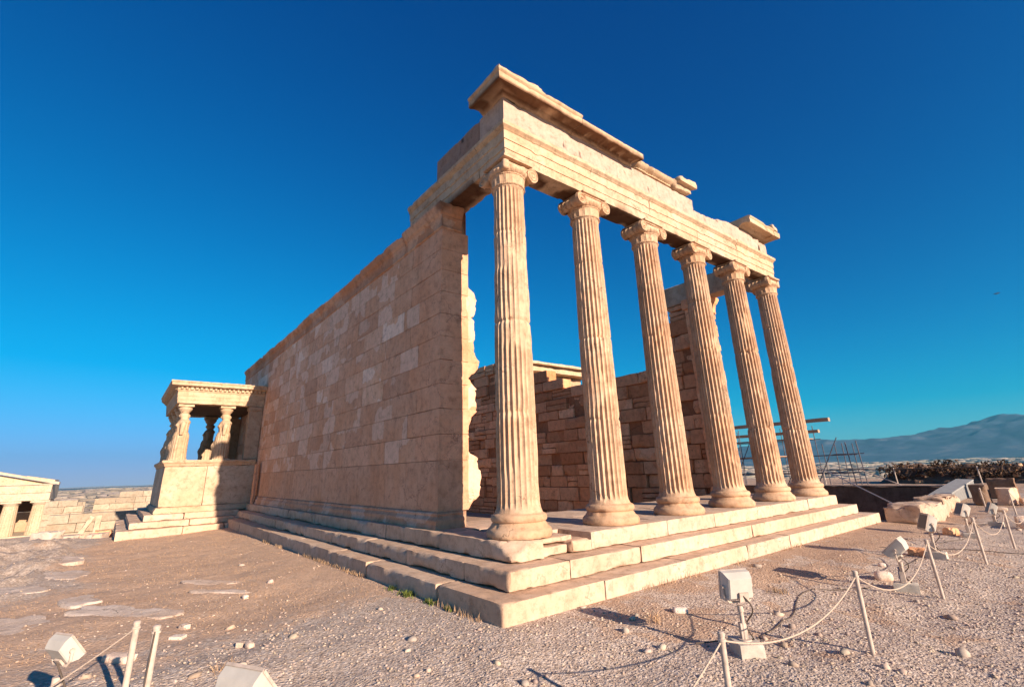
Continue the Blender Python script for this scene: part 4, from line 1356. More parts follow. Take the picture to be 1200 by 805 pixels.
# ------------------------------------------------------------------ floodlights
random.seed(6)
def rotz(a):
    return Matrix.Rotation(a, 4, 'Z')
def make_floodlight(loc, label, head_az, tilt, style=0, scale=1.0, base_az=0.0, post=0.42):
    """concrete foot, steel post with yoke, box lamp head; the glass faces head_az"""
    t = thing("floodlight", loc, label, "floodlight", "floodlights standing around the temple")
    Rb = rotz(base_az)
    L = Vector(loc)
    SC = Matrix.Diagonal((scale, scale, scale, 1))
    mb = MB()
    T = Matrix.Translation(L) @ Rb
    block(mb, (-0.15, -0.12, -0.04), (0.15, 0.12, 0.115), r=0.012, wear=1.4, seg=0.03, seed=random.randrange(999), rough=0.004, mat=T)
    mb.build("foot", m_concrete, t)
    mb = MB()
    tube(mb, [L + Vector((0, 0, 0.11)), L + Vector((0, 0, 0.13 + post * 0.55))], 0.021, 12)
    tube(mb, [L + Vector((0, 0, 0.10)), L + Vector((0, 0, 0.122))], 0.06, 14)
    tube(mb, [L + Vector((0, 0, 0.12 + post * 0.5)), L + Vector((0, 0, 0.15 + post * 0.55))], 0.03, 12)
    block(mb, (-0.05, -0.035, 0.115), (0.02, 0.035, 0.26), r=0.006, seg=0.03, seed=3, mat=T)
    mb.build("post", m_post, t)
    zc_ = 0.15 + post * 0.55 + 0.17
    H = Matrix.Translation(L + Vector((0, 0, zc_))) @ rotz(head_az) @ Matrix.Rotation(tilt, 4, 'Y') @ SC
    # yoke
    mb = MB()
    pts = [(0, -0.165, 0.0), (0, -0.165, -0.10), (0, -0.12, -0.15), (0, 0.12, -0.15), (0, 0.165, -0.10), (0, 0.165, 0.0)]
    Hy = Matrix.Translation(L + Vector((0, 0, zc_))) @ rotz(head_az) @ SC
    tube(mb, [Hy @ Vector(p) for p in pts], 0.010, 8)
    mb.build("yoke", m_post, t)
    mb = MB()
    # tapering lamp head: wide front (+x), narrower back
    v = []
    for xx, hy, hz in ((0.075, 0.152, 0.138), (0.058, 0.158, 0.144), (0.0, 0.156, 0.140), (-0.065, 0.138, 0.105), (-0.078, 0.125, 0.095)):
        for sy, sz in ((-1, -1), (1, -1), (1, 1), (-1, 1)):
            v.append(H @ Vector((xx, sy * hy, sz * hz)))
    q = grid_quads(5, 4, True)
    q = np.concatenate([q, [(3, 2, 1, 0), (16, 17, 18, 19)]])
    mb.add([tuple(p) for p in v], q)
    body = mb.build("lamp_head", m_white, t, angle=20)
    mb = MB()
    box(mb, (0.0765, -0.132, -0.118), (0.0805, 0.132, 0.118), mat=H)
    mb.build("lamp_glass", m_glass, body, origin=loc)
    mb = MB()
    for (a_, b_) in (((0.060, -0.166, 0.138), (0.088, 0.166, 0.152)), ((0.060, -0.166, -0.152), (0.088, 0.166, -0.138)), ((0.060, -0.166, -0.1378), (0.088, -0.150, 0.1378)), ((0.060, 0.150, -0.1378), (0.088, 0.166, 0.1378))):
        block(mb, a_, b_, r=0.004, seg=0.06, seed=1, mat=H)
    mb.build("lamp_rim", m_post, body, origin=loc)
    for sy in (-1, 1):
        mb = MB()
        tube(mb, [H @ Vector((0, sy * 0.15, 0)), H @ Vector((0, sy * 0.178, 0))], 0.018, 8)
        mb.build("hinge", m_post, body, origin=loc)
    mb = MB()
    block(mb, (-0.108, -0.075, -0.125), (-0.0785, 0.04, -0.03), r=0.006, seg=0.03, seed=2, mat=H)
    mb.build("control_box", m_post, body, origin=loc)
    mb = MB()
    p0 = H @ Vector((-0.10, 0.0, -0.06))
    pts = []
    for s in np.linspace(0, 1, 26):
        a = Vector(p0).lerp(L + Vector((0.03, 0.05, 0.12)), s)
        a += Vector((0.05 * math.sin(s * 7), 0.07 * math.sin(s * math.pi), -0.03 * math.sin(s * math.pi)))
        pts.append(a)
    for s in np.linspace(0.05, 1, 14):
        pts.append(L + Vector((0.03 - 0.5 * s, 0.05 + 0.25 * math.sin(s * 4), 0.012 + 0.10 * (1 - s) ** 3)))
    tube(mb, pts, 0.007, 6)
    mb.build("cable", m_cable, t)
    return t

def gz(x, y):
    return float(height(np.array([x]), np.array([y]))[0])
WEST = math.pi
make_floodlight((3.37, 0.09, gz(3.37, 0.09)), "floodlight nearest on the right, its pale back with small box turned to the viewer", R(150), R(-10), base_az=R(-38), post=0.47, scale=0.92)
make_floodlight((3.66, 4.10, gz(3.66, 4.10)), "floodlight tipped flat on a concrete foot behind the second rope post on the right", R(185), R(-48), base_az=R(15), post=0.42)
make_floodlight((3.50, 6.65, gz(3.5, 6.65)), "floodlight with dark glass tilted up just behind the third rope post on the right", R(215), R(-22), base_az=R(5), post=0.46)
make_floodlight((3.35, 10.25, gz(3.35, 10.25)), "floodlight in front of the row of rounded stones, tilted towards the temple", R(212), R(-25), base_az=R(10), post=0.46)
make_floodlight((3.35, 13.4, gz(3.35, 13.4)), "smallest and farthest floodlight on the right near the grey wall", R(200), R(-25), base_az=R(0), post=0.2)
make_floodlight((0.98, -5.09, -0.83), "floodlight with bright square head at the lower left corner of the photo", R(120), R(-38), base_az=R(70), post=0.60, scale=0.64)
make_floodlight((2.48, -4.15, -0.83), "floodlight seen only as a grey pointed lamp head at the bottom edge", R(118), R(-40), base_az=R(30), post=0.40)

# electric boxes on the ground by the lower left floodlight
def rock(name, loc, size, seed, m, label, cat, group=None, c=(1, 1, 1), rz=0.0, wear=1.4, r=None, seg=0.06, sink=0.25):
    mb = MB()
    sx, sy, sz = size
    block(mb, (-sx / 2, -sy / 2, -sz * sink), (sx / 2, sy / 2, sz * (1 - sink)), r=r if r is not None else min(size) * 0.35, wear=wear, seg=seg, seed=seed, rough=min(size) * 0.08, c=c)
    o = mb.build(name, m, origin=(0, 0, 0))
    # keep the pattern fixed to the stone's own place
    o.location = loc
    o.rotation_euler = (0, 0, rz)
    tag(o, label, cat, group)
    return o

mb = MB()
block(mb, (-0.16, -0.11, -0.02), (0.16, 0.11, 0.15), r=0.012, seg=0.03, seed=4)
bx = mb.build("junction_box", m_white, origin=(0, 0, 0))
bx.location = (1.32, -5.06, -0.83)
bx.rotation_euler = (0, 0, R(35))
tag(bx, "cream electrical box on the ground under the lower left floodlight", "electrical box")
mb = MB()
for k in range(5):
    a = k * 1.1
    pts = [(0.0 + 0.16 * math.cos(a + s * 3.5) + 0.03 * k, 0.14 * math.sin(a + s * 3.5), 0.03 + 0.05 * math.sin(s * 3.1 + k)) for s in np.linspace(0, 1, 16)]
    tube(mb, pts, 0.014, 7)
cbl = mb.build("cable_coil", m_cable, origin=(0, 0, 0))
cbl.location = (1.33, -4.80, -0.83)
tag(cbl, "tangle of dark cable beside the cream electrical box", "cable")

# ------------------------------------------------------------------ rope fence
posts = [((4.13, -1.55), "post"), ((4.16, 0.94), ""), ((4.11, 3.86), ""), ((4.16, 6.54), ""), ((4.18, 9.15), ""), ((4.2, 11.9), ""), ((4.1, 14.6), ""), ((3.4, 16.3), ""), ((2.6, 17.3), "")]
plab = ["thin metal rope post cut by the bottom edge right of the centre", "thin metal rope post beyond the nearest right floodlight, first whole post of the row",
        "thin metal rope post in front of the floodlight tipped flat", "thin metal rope post at right, fourth from the bottom edge", "thin metal rope post at right, fifth from the bottom edge",
        "thin metal rope post at the right, near the flat pale stone and smallest floodlight", "thin far rope post left of the dark pale-topped blocks", "thin far rope post before the grey concrete ramp wall", "thin rope post at the far end of the row by the ramp"]
def make_post(loc, h, label, group, lean=(0, 0), r=0.021):
    mb = MB()
    a = Vector((0, 0, -0.05))
    b_ = Vector((lean[0], lean[1], h))
    tube(mb, [a.lerp(b_, s) for s in np.linspace(0, 1, 6)], r, 12)
    lathe(mb, [(r * 0.8, -0.002), (r * 1.15, 0.0), (r * 1.15, 0.018), (r * 0.7, 0.026)], tuple(b_ - Vector((0, 0, 0.004))), 14)
    tube(mb, [(b_.x, b_.y, h - 0.035), (b_.x, b_.y, h - 0.02)], r * 1.35, 12)
    o = mb.build("rope_post", m_post, origin=(0, 0, 0))
    o.location = loc
    tag(o, label, "rope post", group)
    return Vector(loc) + b_
def make_rope(a, b_, sag, label, group, r=0.006, mat=None, n=28, name="rope"):
    mb = MB()
    a, b_ = Vector(a), Vector(b_)
    pts = []
    for s in np.linspace(0, 1, n):
        p = a.lerp(b_, s)
        p.z -= sag * 4 * s * (1 - s)
        pts.append(p - a)
    tube(mb, pts, r, 7)
    o = mb.build(name, mat or m_rope, origin=(0, 0, 0))
    o.location = a
    tag(o, label, "rope", group)
random.seed(12)
tops = []
for i, ((x, y), _) in enumerate(posts):
    tops.append(make_post((x, y, gz(x, y)), 0.69, plab[i], "rope posts along the right of the temple", (random.uniform(-0.02, 0.02), random.uniform(-0.02, 0.02))))
rlab = ["rope sagging from the post at the bottom edge to the first whole post", "rope between the first whole post and the post before the tipped floodlight", "rope between the third and fourth right hand posts",
        "rope between the fourth and fifth right hand posts", "rope from the fifth right hand post towards the smallest floodlight", "far rope beside the smallest floodlight", "far rope near the grey ramp wall", "last far rope by the end of the ramp wall"]
for i in range(len(tops) - 1):
    make_rope(tops[i] - Vector((0, 0, 0.03)), tops[i + 1] - Vector((0, 0, 0.03)), 0.20 if i < 1 else 0.30, rlab[i], "ropes along the right of the temple")
make_rope(tops[0] - Vector((0, 0, 0.03)), (4.0, -2.9, -0.80), 0.05, "rope running down to the ground at the bottom edge of the photo", "ropes along the right of the temple")
lt = [make_post((0.70, -4.66, -0.83), 0.68, "left of the two close pale posts at the lower left", "pale posts at the lower left", (0.0, 0.0), 0.024),
      make_post((0.97, -4.54, -0.83), 0.68, "right of the two close pale posts, split by a dark cable", "pale posts at the lower left", (0.01, 0.0), 0.026)]
make_rope(lt[0] - Vector((0, 0, 0.03)), (2.0, -5.52, -0.36), 0.03, "taut rope from the left pale post across the lower left floodlight", "ropes at the lower left")
make_rope(lt[1] + Vector((0.03, -0.01, -0.02)), (1.02, -4.57, -0.82), -0.01, "dark cable running down the right pale post", "ropes at the lower left", 0.006, m_cable, name="cable")

# ------------------------------------------------------------------ stones lying about
random.seed(44)
slabs = [((-11.6, -5.7), (1.6, 0.7), 0.25, "long pale slab left of the dry grass, farthest of the flat stones"),
         ((-9.0, -5.5), (1.5, 0.75), 0.2, "broad pale flat stone sunk at far left, in front of the farthest slab"),
         ((-7.3, -6.1), (1.3, 0.8), 0.4, "rounded pale flat rock at the left edge above the lower left corner"),
         ((-5.2, -3.3), (1.5, 0.42), 0.62, "grey flat stone in the dry grass, right hand upper one of a pair"),
         ((-4.15, -3.3), (1.35, 0.30), 0.70, "narrow pale flat stone just in front of the grey one in the dry grass"),
         ((-5.2, -5.15), (1.1, 0.62), 0.3, "short grey flat stone left of the longest flat slab"),
         ((-3.55, -4.55), (2.3, 0.55), 0.62, "longest pale flat slab set in the earth at lower left"),
         ((-3.9, -5.75), (1.3, 0.7), 0.35, "large flat slab cut by the left edge above the lower left floodlight")]
for i, ((x, y), (L, W), rz, lab) in enumerate(slabs):
    mb = MB()
    block(mb, (-L / 2, -W / 2, -0.12), (L / 2, W / 2, 0.035), r=0.035, wear=1.6, seg=0.06, seed=60 + i, rough=0.012, c=tint(0.85, 1.0, 0.02))
    for v in mb.v:
        uu, vv2 = v[:, 0] / (L / 2), v[:, 1] / (W / 2)
        fu, fv = np.sqrt(np.clip(1 - 0.40 * vv2 ** 2, 0.1, 1)), np.sqrt(np.clip(1 - 0.40 * uu ** 2, 0.1, 1))
        v[:, 0] *= fu
        v[:, 1] *= fv
        ang = np.arctan2(v[:, 1] / W, v[:, 0] / L)
        k = 1 + 0.55 * (vnoise(np.stack([np.cos(ang) * 1.5, np.sin(ang) * 1.5, 0 * ang + i * 3.1], -1), 1.3, i) - 0.6)
        v[:, 0] *= k
        v[:, 1] *= k
    o = mb.build("flat_stone", m_rock, origin=(0, 0, 0))
    o.location = (x, y, gz(x, y) - 0.002)
    o.rotation_euler = (0, 0, rz + R(0))
    tag(o, lab, "flat stone", "flat stones set in the ground at left")
loose = [((-0.95, -4.66), (0.36, 0.16, 0.09), 0.6, "pale pointed stone lying just left of the pale posts"),
         ((-0.43, -3.53), (0.13, 0.09, 0.08), 0.3, "larger of two small pale stones between posts and temple corner"),
         ((-0.56, -3.60), (0.09, 0.08, 0.07), 1.1, "smaller of two small pale stones between posts and temple corner"),
         ((-1.9, -4.0), (0.14, 0.10, 0.08), 0.4, "small white stone in the dry grass beyond the pale posts"),
         ((-1.5, -4.1), (0.16, 0.12, 0.05), 0.9, "flat little pale stone near the white one in the dry grass"),
         ((-3.3, -3.05), (0.13, 0.1, 0.08), 0.2, "small lone stone near the narrow flat stone in the grass"),
         ((3.05, 5.3), (0.12, 0.1, 0.08), 0.4, "small white stone on gravel in front of the temple steps"),
         ((2.2, 0.75), (0.2, 0.12, 0.09), 0.8, "small brown stone on the gravel near the temple corner"),
         ((3.3, 4.45), (0.26, 0.2, 0.16), 0.5, "dark rough stone beside the foot of the tipped floodlight"),
         ((3.2, 6.75), (0.30, 0.22, 0.2), 0.2, "reddish rough stone left of the dark glass floodlight foot"),
         ((3.0, 10.4), (0.34, 0.28, 0.24), 1.2, "rough pinkish stone beside the floodlight near the rounded stones"),
         ((4.05, 13.2), (0.5, 0.42, 0.26), 0.1, "flat pale block lying right of the smallest floodlight"),
         ((3.8, 13.6), (0.24, 0.24, 0.36), 0.3, "small pale upright block behind the flat block at right")]
for i, ((x, y), sz, rz, lab) in enumerate(loose):
    rock("loose_stone", (x, y, gz(x, y)), sz, 200 + i, m_rock if i not in (9, 10) else m_ruin, lab, "stone", "loose stones on the ground", rz=rz, seg=0.025 if i < 8 else 0.04, c=tint(1.0, 1.2))

# row of worn marble blocks along the edge of the pit
row = [((1.75, 12.55), (0.95, 1.5, 0.62), 0.05, "big worn marble block with curved top, nearest in the row by the pit"),
       ((1.72, 14.15), (0.9, 1.3, 0.66), -0.1, "rounded marble block second in the row along the pit"),
       ((1.62, 15.55), (0.9, 1.2, 0.68), 0.08, "rounded marble block third in the row along the pit"),
       ((1.55, 16.85), (0.85, 1.1, 0.66), -0.06, "rounded marble block fourth in the row along the pit"),
       ((1.45, 18.05), (0.85, 1.0, 0.62), 0.1, "last worn marble block in the row, beside the grey ramp wall")]
for i, ((x, y), sz, rz, lab) in enumerate(row):
    rock("marble_block", (x, y, gz(x, y) - 0.02), sz, 300 + i, m_step, lab, "marble block", "worn marble blocks along the pit", c=tint(0.85, 1.0), rz=rz, r=0.24, wear=1.2, seg=0.07, sink=0.12)
far_blocks = [((2.08, 20.3), (0.52, 0.9, 0.80), 0.02, "dark box shaped block right of the grey ramp wall"),
              ((2.72, 20.7), (0.55, 0.9, 0.66), -0.1, "square cream block with sunlit side right of the dark block"),
              ((3.35, 20.6), (0.7, 0.35, 0.28), 0.5, "slanting pale slab at the right edge beside the square block"),
              ((2.9, 17.4), (0.42, 0.3, 0.16), 0.2, "low pale block lying on gravel before the dark far blocks"),
              ((2.3, 23.4), (0.9, 0.5, 0.9), 0.0, "dark block standing behind the square cream block")]
for i, ((x, y), sz, rz, lab) in enumerate(far_blocks):
    rock("stone_block", (x, y, gz(x, y)), sz, 330 + i, m_darkwall if i in (0, 4) else m_step, lab, "stone block", "stone blocks at the far right", c=tint(1.0, 1.2), rz=rz, r=0.06, wear=1.5, seg=0.10, sink=0.08)

# ------------------------------------------------------------------ pit with its retaining walls
def wall_strip(name, lo, hi, m, label, cat, seg=0.3, r=0.02, c=(1, 1, 1), seed=1, cap=None, capc=None):
    lo, hi = np.array(lo), np.array(hi)
    org = ((lo[0] + hi[0]) / 2, (lo[1] + hi[1]) / 2, lo[2])
    t = thing(name, tuple(org), label, cat)
    mb = MB()
    block(mb, lo, hi, r=r, wear=1.3, seg=seg, seed=seed, rough=0.02, c=c)
    mb.build("wall_face", m, t)
    if cap is not None:
        mb = MB()
        block(mb, (lo[0] - 0.05, lo[1] - 0.05, hi[2] + 0.002), (hi[0] + 0.05, hi[1] + 0.05, hi[2] + cap), r=0.015, wear=1.2, seg=seg, seed=seed + 1, c=capc or (1, 1, 1))
        mb.build("coping", m_rock, t)
    return t
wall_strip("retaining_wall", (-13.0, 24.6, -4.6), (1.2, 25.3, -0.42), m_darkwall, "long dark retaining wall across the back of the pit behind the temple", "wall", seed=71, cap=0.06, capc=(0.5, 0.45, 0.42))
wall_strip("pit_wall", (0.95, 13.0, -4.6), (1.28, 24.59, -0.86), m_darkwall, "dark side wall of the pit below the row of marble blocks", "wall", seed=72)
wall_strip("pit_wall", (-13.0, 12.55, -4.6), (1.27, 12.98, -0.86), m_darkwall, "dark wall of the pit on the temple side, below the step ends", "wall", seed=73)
# grey concrete ramp wall, its top sloping up away from the viewer
t = thing("ramp_wall", (0.9, 22.0, -0.9), "pale grey concrete wall with sloping top beyond the row of marble blocks", "wall")
mb = MB()
v = []
for (y, zt) in ((18.4, -0.72), (21.5, -0.45), (25.2, -0.18)):
    for xx, zz in ((0.60, -1.6), (1.16, -1.6), (1.16, zt), (0.60, zt + 0.02)):
        v.append((xx, y, zz))
mb.add(v, np.concatenate([grid_quads(3, 4, True), [(0, 1, 2, 3), (11, 10, 9, 8)]]))
mb.build("wall_face", m_greyconc, t, angle=20)
mb = MB()
for (y, zt), (y2, zt2) in (((18.4, -0.72), (21.5, -0.45)), ((21.504, -0.45), (25.2, -0.18))):
    mb.add([(0.58, y, zt + 0.024), (1.18, y, zt + 0.004), (1.18, y2, zt2 + 0.004), (0.58, y2, zt2 + 0.024), (0.58, y, zt + 0.08), (1.18, y, zt + 0.06), (1.18, y2, zt2 + 0.06), (0.58, y2, zt2 + 0.08)],
           [(3, 2, 1, 0), (4, 5, 6, 7), (0, 1, 5, 4), (1, 2, 6, 5), (2, 3, 7, 6), (3, 0, 4, 7)], c=(1.35, 1.35, 1.35))
mb.build("coping", m_greyconc, t, angle=20)

# rubble parapet along the northern brow, with scrub growing before it
random.seed(63)
par = thing("rubble_mound", (0.5, 40, -0.9), "long dark rubble mound with scattered lit stones along the far right brow", "rubble mound")
mb = MB()
mx, my_ = np.meshgrid(np.linspace(-7.2, 16, 160), np.linspace(37.2, 42.5, 40), indexing='ij')
mp = np.stack([mx, my_, 0 * mx], -1).reshape(-1, 3)
prof_m = sstep(37.3, 39.6, my_) * sstep(42.4, 40.6, my_) * sstep(-7.1, -4.6, mx)
def mound_z(x, y, pr):
    p = np.stack([x, y, 0 * x], -1).reshape(-1, 3)
    return -1.0 + pr * (1.15 + 0.5 * (fbm(p, 0.45, 91, 3).reshape(np.shape(x)) - 0.3) + 0.5 * (fbm(p, 2.2, 92, 3).reshape(np.shape(x)) - 0.5))
mb.add(np.stack([mx, my_, mound_z(mx, my_, prof_m)], -1).reshape(-1, 3), grid_quads(160, 40)[:, ::-1], c=(0.9, 0.9, 0.9))
mb.build("earth", m_darkwall, par, angle=80)
mb = MB()
for k in range(90):
    x, y = random.uniform(-4.8, 15), random.uniform(37.3, 39.2)
    if x > -1.5 and random.random() < 0.25:
        y = 39.5
    pr = float(sstep(37.3, 39.6, y) * sstep(-7.1, -4.6, x))
    zb = float(mound_z(np.array([x]), np.array([y]), np.array([pr]))[0])
    L = random.uniform(0.15, 0.5)
    Tm = Matrix.Translation((x, y, zb)) @ Matrix.Rotation(random.uniform(0, 3), 4, 'Z') @ Matrix.Rotation(random.uniform(-0.5, 0.5), 4, 'X')
    block(mb, (-L / 2, -L * 0.4, -0.1), (L / 2, L * 0.4, L * 0.45), r=0.06, wear=1.5, seg=0.12, seed=k, rough=0.03, mat=Tm, c=tint(0.7, 1.2))
rb = mb.build("rubble", m_ruin, par)
rb["kind"] = "stuff"

def leaf_cluster(mb, center, radii, n, size, seed, gap=0.42):
    rg = np.random.default_rng(seed)
    u = rg.normal(size=(n * 2, 3))
    u /= np.linalg.norm(u, axis=1, keepdims=True)
    rr = rg.uniform(0.25, 1, n * 2) ** 0.45
    P = u * rr[:, None]
    f = fbm(P * 2.2 + seed, 1.0, seed, 3)
    P = P[f > gap][:n]
    f = f[f > gap][:n]
    P = P * np.array(radii) * (0.75 + 0.5 * f[:, None])
    k = len(P)
    d1 = rg.normal(size=(k, 3))
    d1 /= np.linalg.norm(d1, axis=1, keepdims=True)
    d2 = np.cross(d1, rg.normal(size=(k, 3)))
    d2 /= np.linalg.norm(d2, axis=1, keepdims=True)
    s = size * rg.uniform(0.6, 1.4, k)[:, None]
    C = np.array(center) + P
    V = np.stack([C - d1 * s, C + d2 * s * 0.4, C + d1 * s, C - d2 * s * 0.4], 1).reshape(-1, 3)
    tn = np.repeat(rg.uniform(0.6, 1.5, k), 4)
    mb.add(V, np.arange(k * 4).reshape(-1, 4), c=np.stack([tn, tn, tn * 0.9, tn * 0], -1))
shr = [(-4.6, 38.4, 1.9, 1.25), (-2.3, 38.6, 1.5, 1.35), (0.2, 38.3, 1.8, 1.15), (3.9, 38.5, 1.6, 1.3), (6.6, 38.7, 1.9, 1.1)]
slb = ["dark brown shrub at the left end of the far rubble mound", "dark shrub second from the left before the rubble mound", "low dark shrub in the middle of the rubble mound", "dark shrub at right behind the square block", "dark shrub cut off by the right edge behind the rubble mound"]
for i, (x, y, w, h) in enumerate(shr):
    g0 = gz(x, y) + 0.25
    t = thing("shrub", (x, y, g0), slb[i], "shrub", "dark shrubs before the rubble mound")
    mb = MB()
    for k in range(6):
        a = k * 1.05
        tube(mb, [(x, y, g0 - 0.05), (x + 0.25 * w * math.cos(a), y + 0.2 * math.sin(a), g0 + h * 0.4), (x + 0.5 * w * math.cos(a), y + 0.35 * math.sin(a), g0 + h * 0.8)], [0.05, 0.035, 0.012], 6)
    mb.build("stem", m_timber, t)
    mb = MB()
    leaf_cluster(mb, (x, y, g0 + h * 0.42), (w * 0.8, 0.7, h * 0.5), 650, 0.11, 40 + i)
    mb.build("foliage", m_leaf, t, smooth=False)

# ------------------------------------------------------------------ scaffolding and timber frame behind the temple
random.seed(5)
sc = thing("scaffolding", (-9.5, 30, -0.85), "steel pole scaffolding with two heavy timber beams seen between the last columns", "scaffolding")
for (x0, x1, zb, hh, dy) in ((-15.0, -5.55, 3.22, 0.24, 29.6), (-15.0, -6.5, 2.60, 0.20, 30.2)):
    mb = MB()
    block(mb, (x0, dy, zb), (x1, dy + 0.3, zb + hh), r=0.015, seg=0.3, seed=int(zb * 10))
    mb.build("timber_beam", m_timber, sc)
for k, x in enumerate(np.arange(-14.5, -5.0, 1.05)):
    for dy in (29.3, 31.2):
        mb = MB()
        zt = 3.1 if x < -6.9 else 1.85
        tube(mb, [(x, dy, -0.95), (x + random.uniform(-0.04, 0.04), dy, zt)], 0.027, 8)
        mb.build("pole", m_steel, sc)
for dy in (29.3, 31.2):
    for zl in (0.1, 1.15, 2.2):
        mb = MB()
        tube(mb, [(-15.0, dy - 0.05, zl), (-4.9 if zl < 2 else -6.8, dy - 0.05, zl + 0.02)], 0.024, 8)
        mb.build("ledger", m_steel, sc)
for k in range(5):
    mb = MB()
    x = -14 + k * 1.8
    tube(mb, [(x, 29.2, -0.6), (x + 1.6, 29.2, 2.2)], 0.028, 8)
    mb.build("brace", m_steel, sc)
mb = MB()
block(mb, (-14.6, 29.35, 2.24), (-7.2, 31.1, 2.30), r=0.01, seg=0.4, seed=3)
block(mb, (-14.6, 29.35, 1.19), (-9.0, 31.1, 1.25), r=0.01, seg=0.4, seed=4)
mb.build("deck", m_timber, sc)
for (x, zt) in ((-4.3, 1.85), (-3.75, 1.9)):
    mb = MB()
    tube(mb, [(x, 28.0, -0.95), (x - 0.12, 28.0, zt)], 0.03, 8)
    mb.build("pole", m_steel, sc)
mb = MB()
tube(mb, [(-5.2, 28.05, 1.2), (-3.6, 28.05, 1.2)], 0.022, 8)
tube(mb, [(-5.2, 28.05, 0.35), (-3.6, 28.05, 0.35)], 0.022, 8)
mb.build("ledger", m_steel, sc)
make_rope((-5.1, 25.0, 0.62), (1.65, 12.25, -0.38), 0.0, "straight grey stay cable slanting down to the nearest marble block by the pit", "far ropes", 0.022, m_post, name="stay_cable")
# handrail with thin horizontal line above the retaining wall
rl = thing("railing", (-2.0, 26.2, -0.85), "thin dark railing of one line on slim posts above the retaining wall", "railing")
for x in (-5.2, -1.9, 1.3, 4.6):
    mb = MB()
    tube(mb, [(x, 26.2, -0.95), (x - 0.04, 26.2, 0.42)], 0.028, 8)
    mb.build("rail_post", m_post, rl)
mb = MB()
tube(mb, [(-9.0, 26.2, 0.36), (-1.9, 26.2, 0.36), (5.6, 26.2, 0.38)], 0.022, 7)
mb.build("rail", m_cable, rl)
mb = MB()
tube(mb, [(-3.4, 26.1, 0.35), (-1.75, 26.1, -0.42)], 0.028, 8)
mb.build("rail_brace", m_post, rl)

# ------------------------------------------------------------------ gatehouse temple and ruins to the west
random.seed(52)
gh = thing("gatehouse", (-88, -15, -5.0), "far marble gatehouse with low gable and thick columns at the left edge", "gatehouse")
GX = -85.0
mb = MB()
block(mb, (GX - 12, -32.0, -6.2), (GX + 1.0, -11.2, -4.9), r=0.04, seg=1.2, seed=1)
mb.build("base", m_far, gh)
for i, y in enumerate((-12.3, -15.0, -18.4, -22.0, -25.4, -28.8)):
    mb = MB()
    zz = np.linspace(-4.9, -1.35, 12)
    lathe(mb, [(0.86 - 0.17 * k / 11, v) for k, v in enumerate(zz)], (GX, y, 0), 60, mod=lambda th, z, r: -0.04 * np.abs(np.sin(th * 10)), c=(1.0, 0.92, 0.84))
    sh = mb.build("column", m_far, gh)
    mb = MB()
    lathe(mb, [(0.69, -1.35), (0.72, -1.30), (0.95, -1.08), (0.97, -1.04)], (GX, y, 0), 40)
    block(mb, (GX - 0.95, y - 0.95, -1.04), (GX + 0.95, y + 0.95, -0.82), r=0.02, seg=0.5, seed=i)
    mb.build("capital", m_far, sh, origin=tuple(gh.location))
mb = MB()
block(mb, (GX - 0.8, -31.0, -0.81), (GX + 0.8, -11.5, 0.12), r=0.03, seg=0.6, seed=5)
block(mb, (GX - 0.75, -31.0, 0.13), (GX + 0.75, -11.5, 1.12), r=0.03, seg=0.6, seed=6, c=(0.98, 0.97, 0.95))
block(mb, (GX - 10, -12.3, -0.81), (GX - 0.81, -11.5, 1.12), r=0.03, seg=0.6, seed=7, c=(0.98, 0.97, 0.95))
mb.build("entablature", m_far, gh)
mb = MB()
yc, yr = -21.25, -11.1
def gable(zoff, th, x0, x1, ya, yb, slope=0.245):
    v = []
    for x in (x0, x1):
        for (y, z) in ((ya, 0), (yb, 0), (yb, th), (ya, th)):
            zz = 1.14 + zoff + (min(yr, 99) - y) * slope + z
            v.append((x, y, zz))
    mb.add(v, [(3, 2, 1, 0), (4, 5, 6, 7), (0, 1, 5, 4), (1, 2, 6, 5), (2, 3, 7, 6), (3, 0, 4, 7)])
mb.add([(GX + 0.3, -31.4, 1.14), (GX + 0.3, -11.2, 1.14), (GX + 0.3, yc, 3.5), (GX - 0.4, -31.4, 1.14), (GX - 0.4, -11.2, 1.14), (GX - 0.4, yc, 3.5)],
       [(0, 1, 4, 3), (1, 2, 5, 4), (2, 0, 3, 5)], [(0, 2, 1), (3, 4, 5)], c=(1, 0.97, 0.92))
gable(0.0, 0.30, GX - 1.0, GX + 0.95, -17.5, -10.9)
gable(0.32, 0.18, GX - 6.0, GX + 0.6, -14.2, -11.4, 0.2)
block(mb, (GX - 1.0, -31.6, 1.125), (GX + 0.95, -10.95, 1.28), r=0.03, seg=0.6, seed=8)
mb.build("gable", m_far, gh, angle=20)
mb = MB()
block(mb, (GX - 7.5, -31, -4.9), (GX - 7.0, -11.6, -2.4), r=0.03, seg=0.8, seed=9, c=(0.85, 0.75, 0.66))
block(mb, (GX - 9.0, -31, -2.39), (GX - 7.0, -11.8, 1.1), r=0.03, seg=0.8, seed=10, c=(0.30, 0.20, 0.15))
block(mb, (GX - 6.9, -12.4, -4.9), (GX - 1.2, -11.5, -0.9), r=0.03, seg=0.8, seed=11, c=(0.9, 0.8, 0.7))
mb.build("rear_wall", m_far, gh)

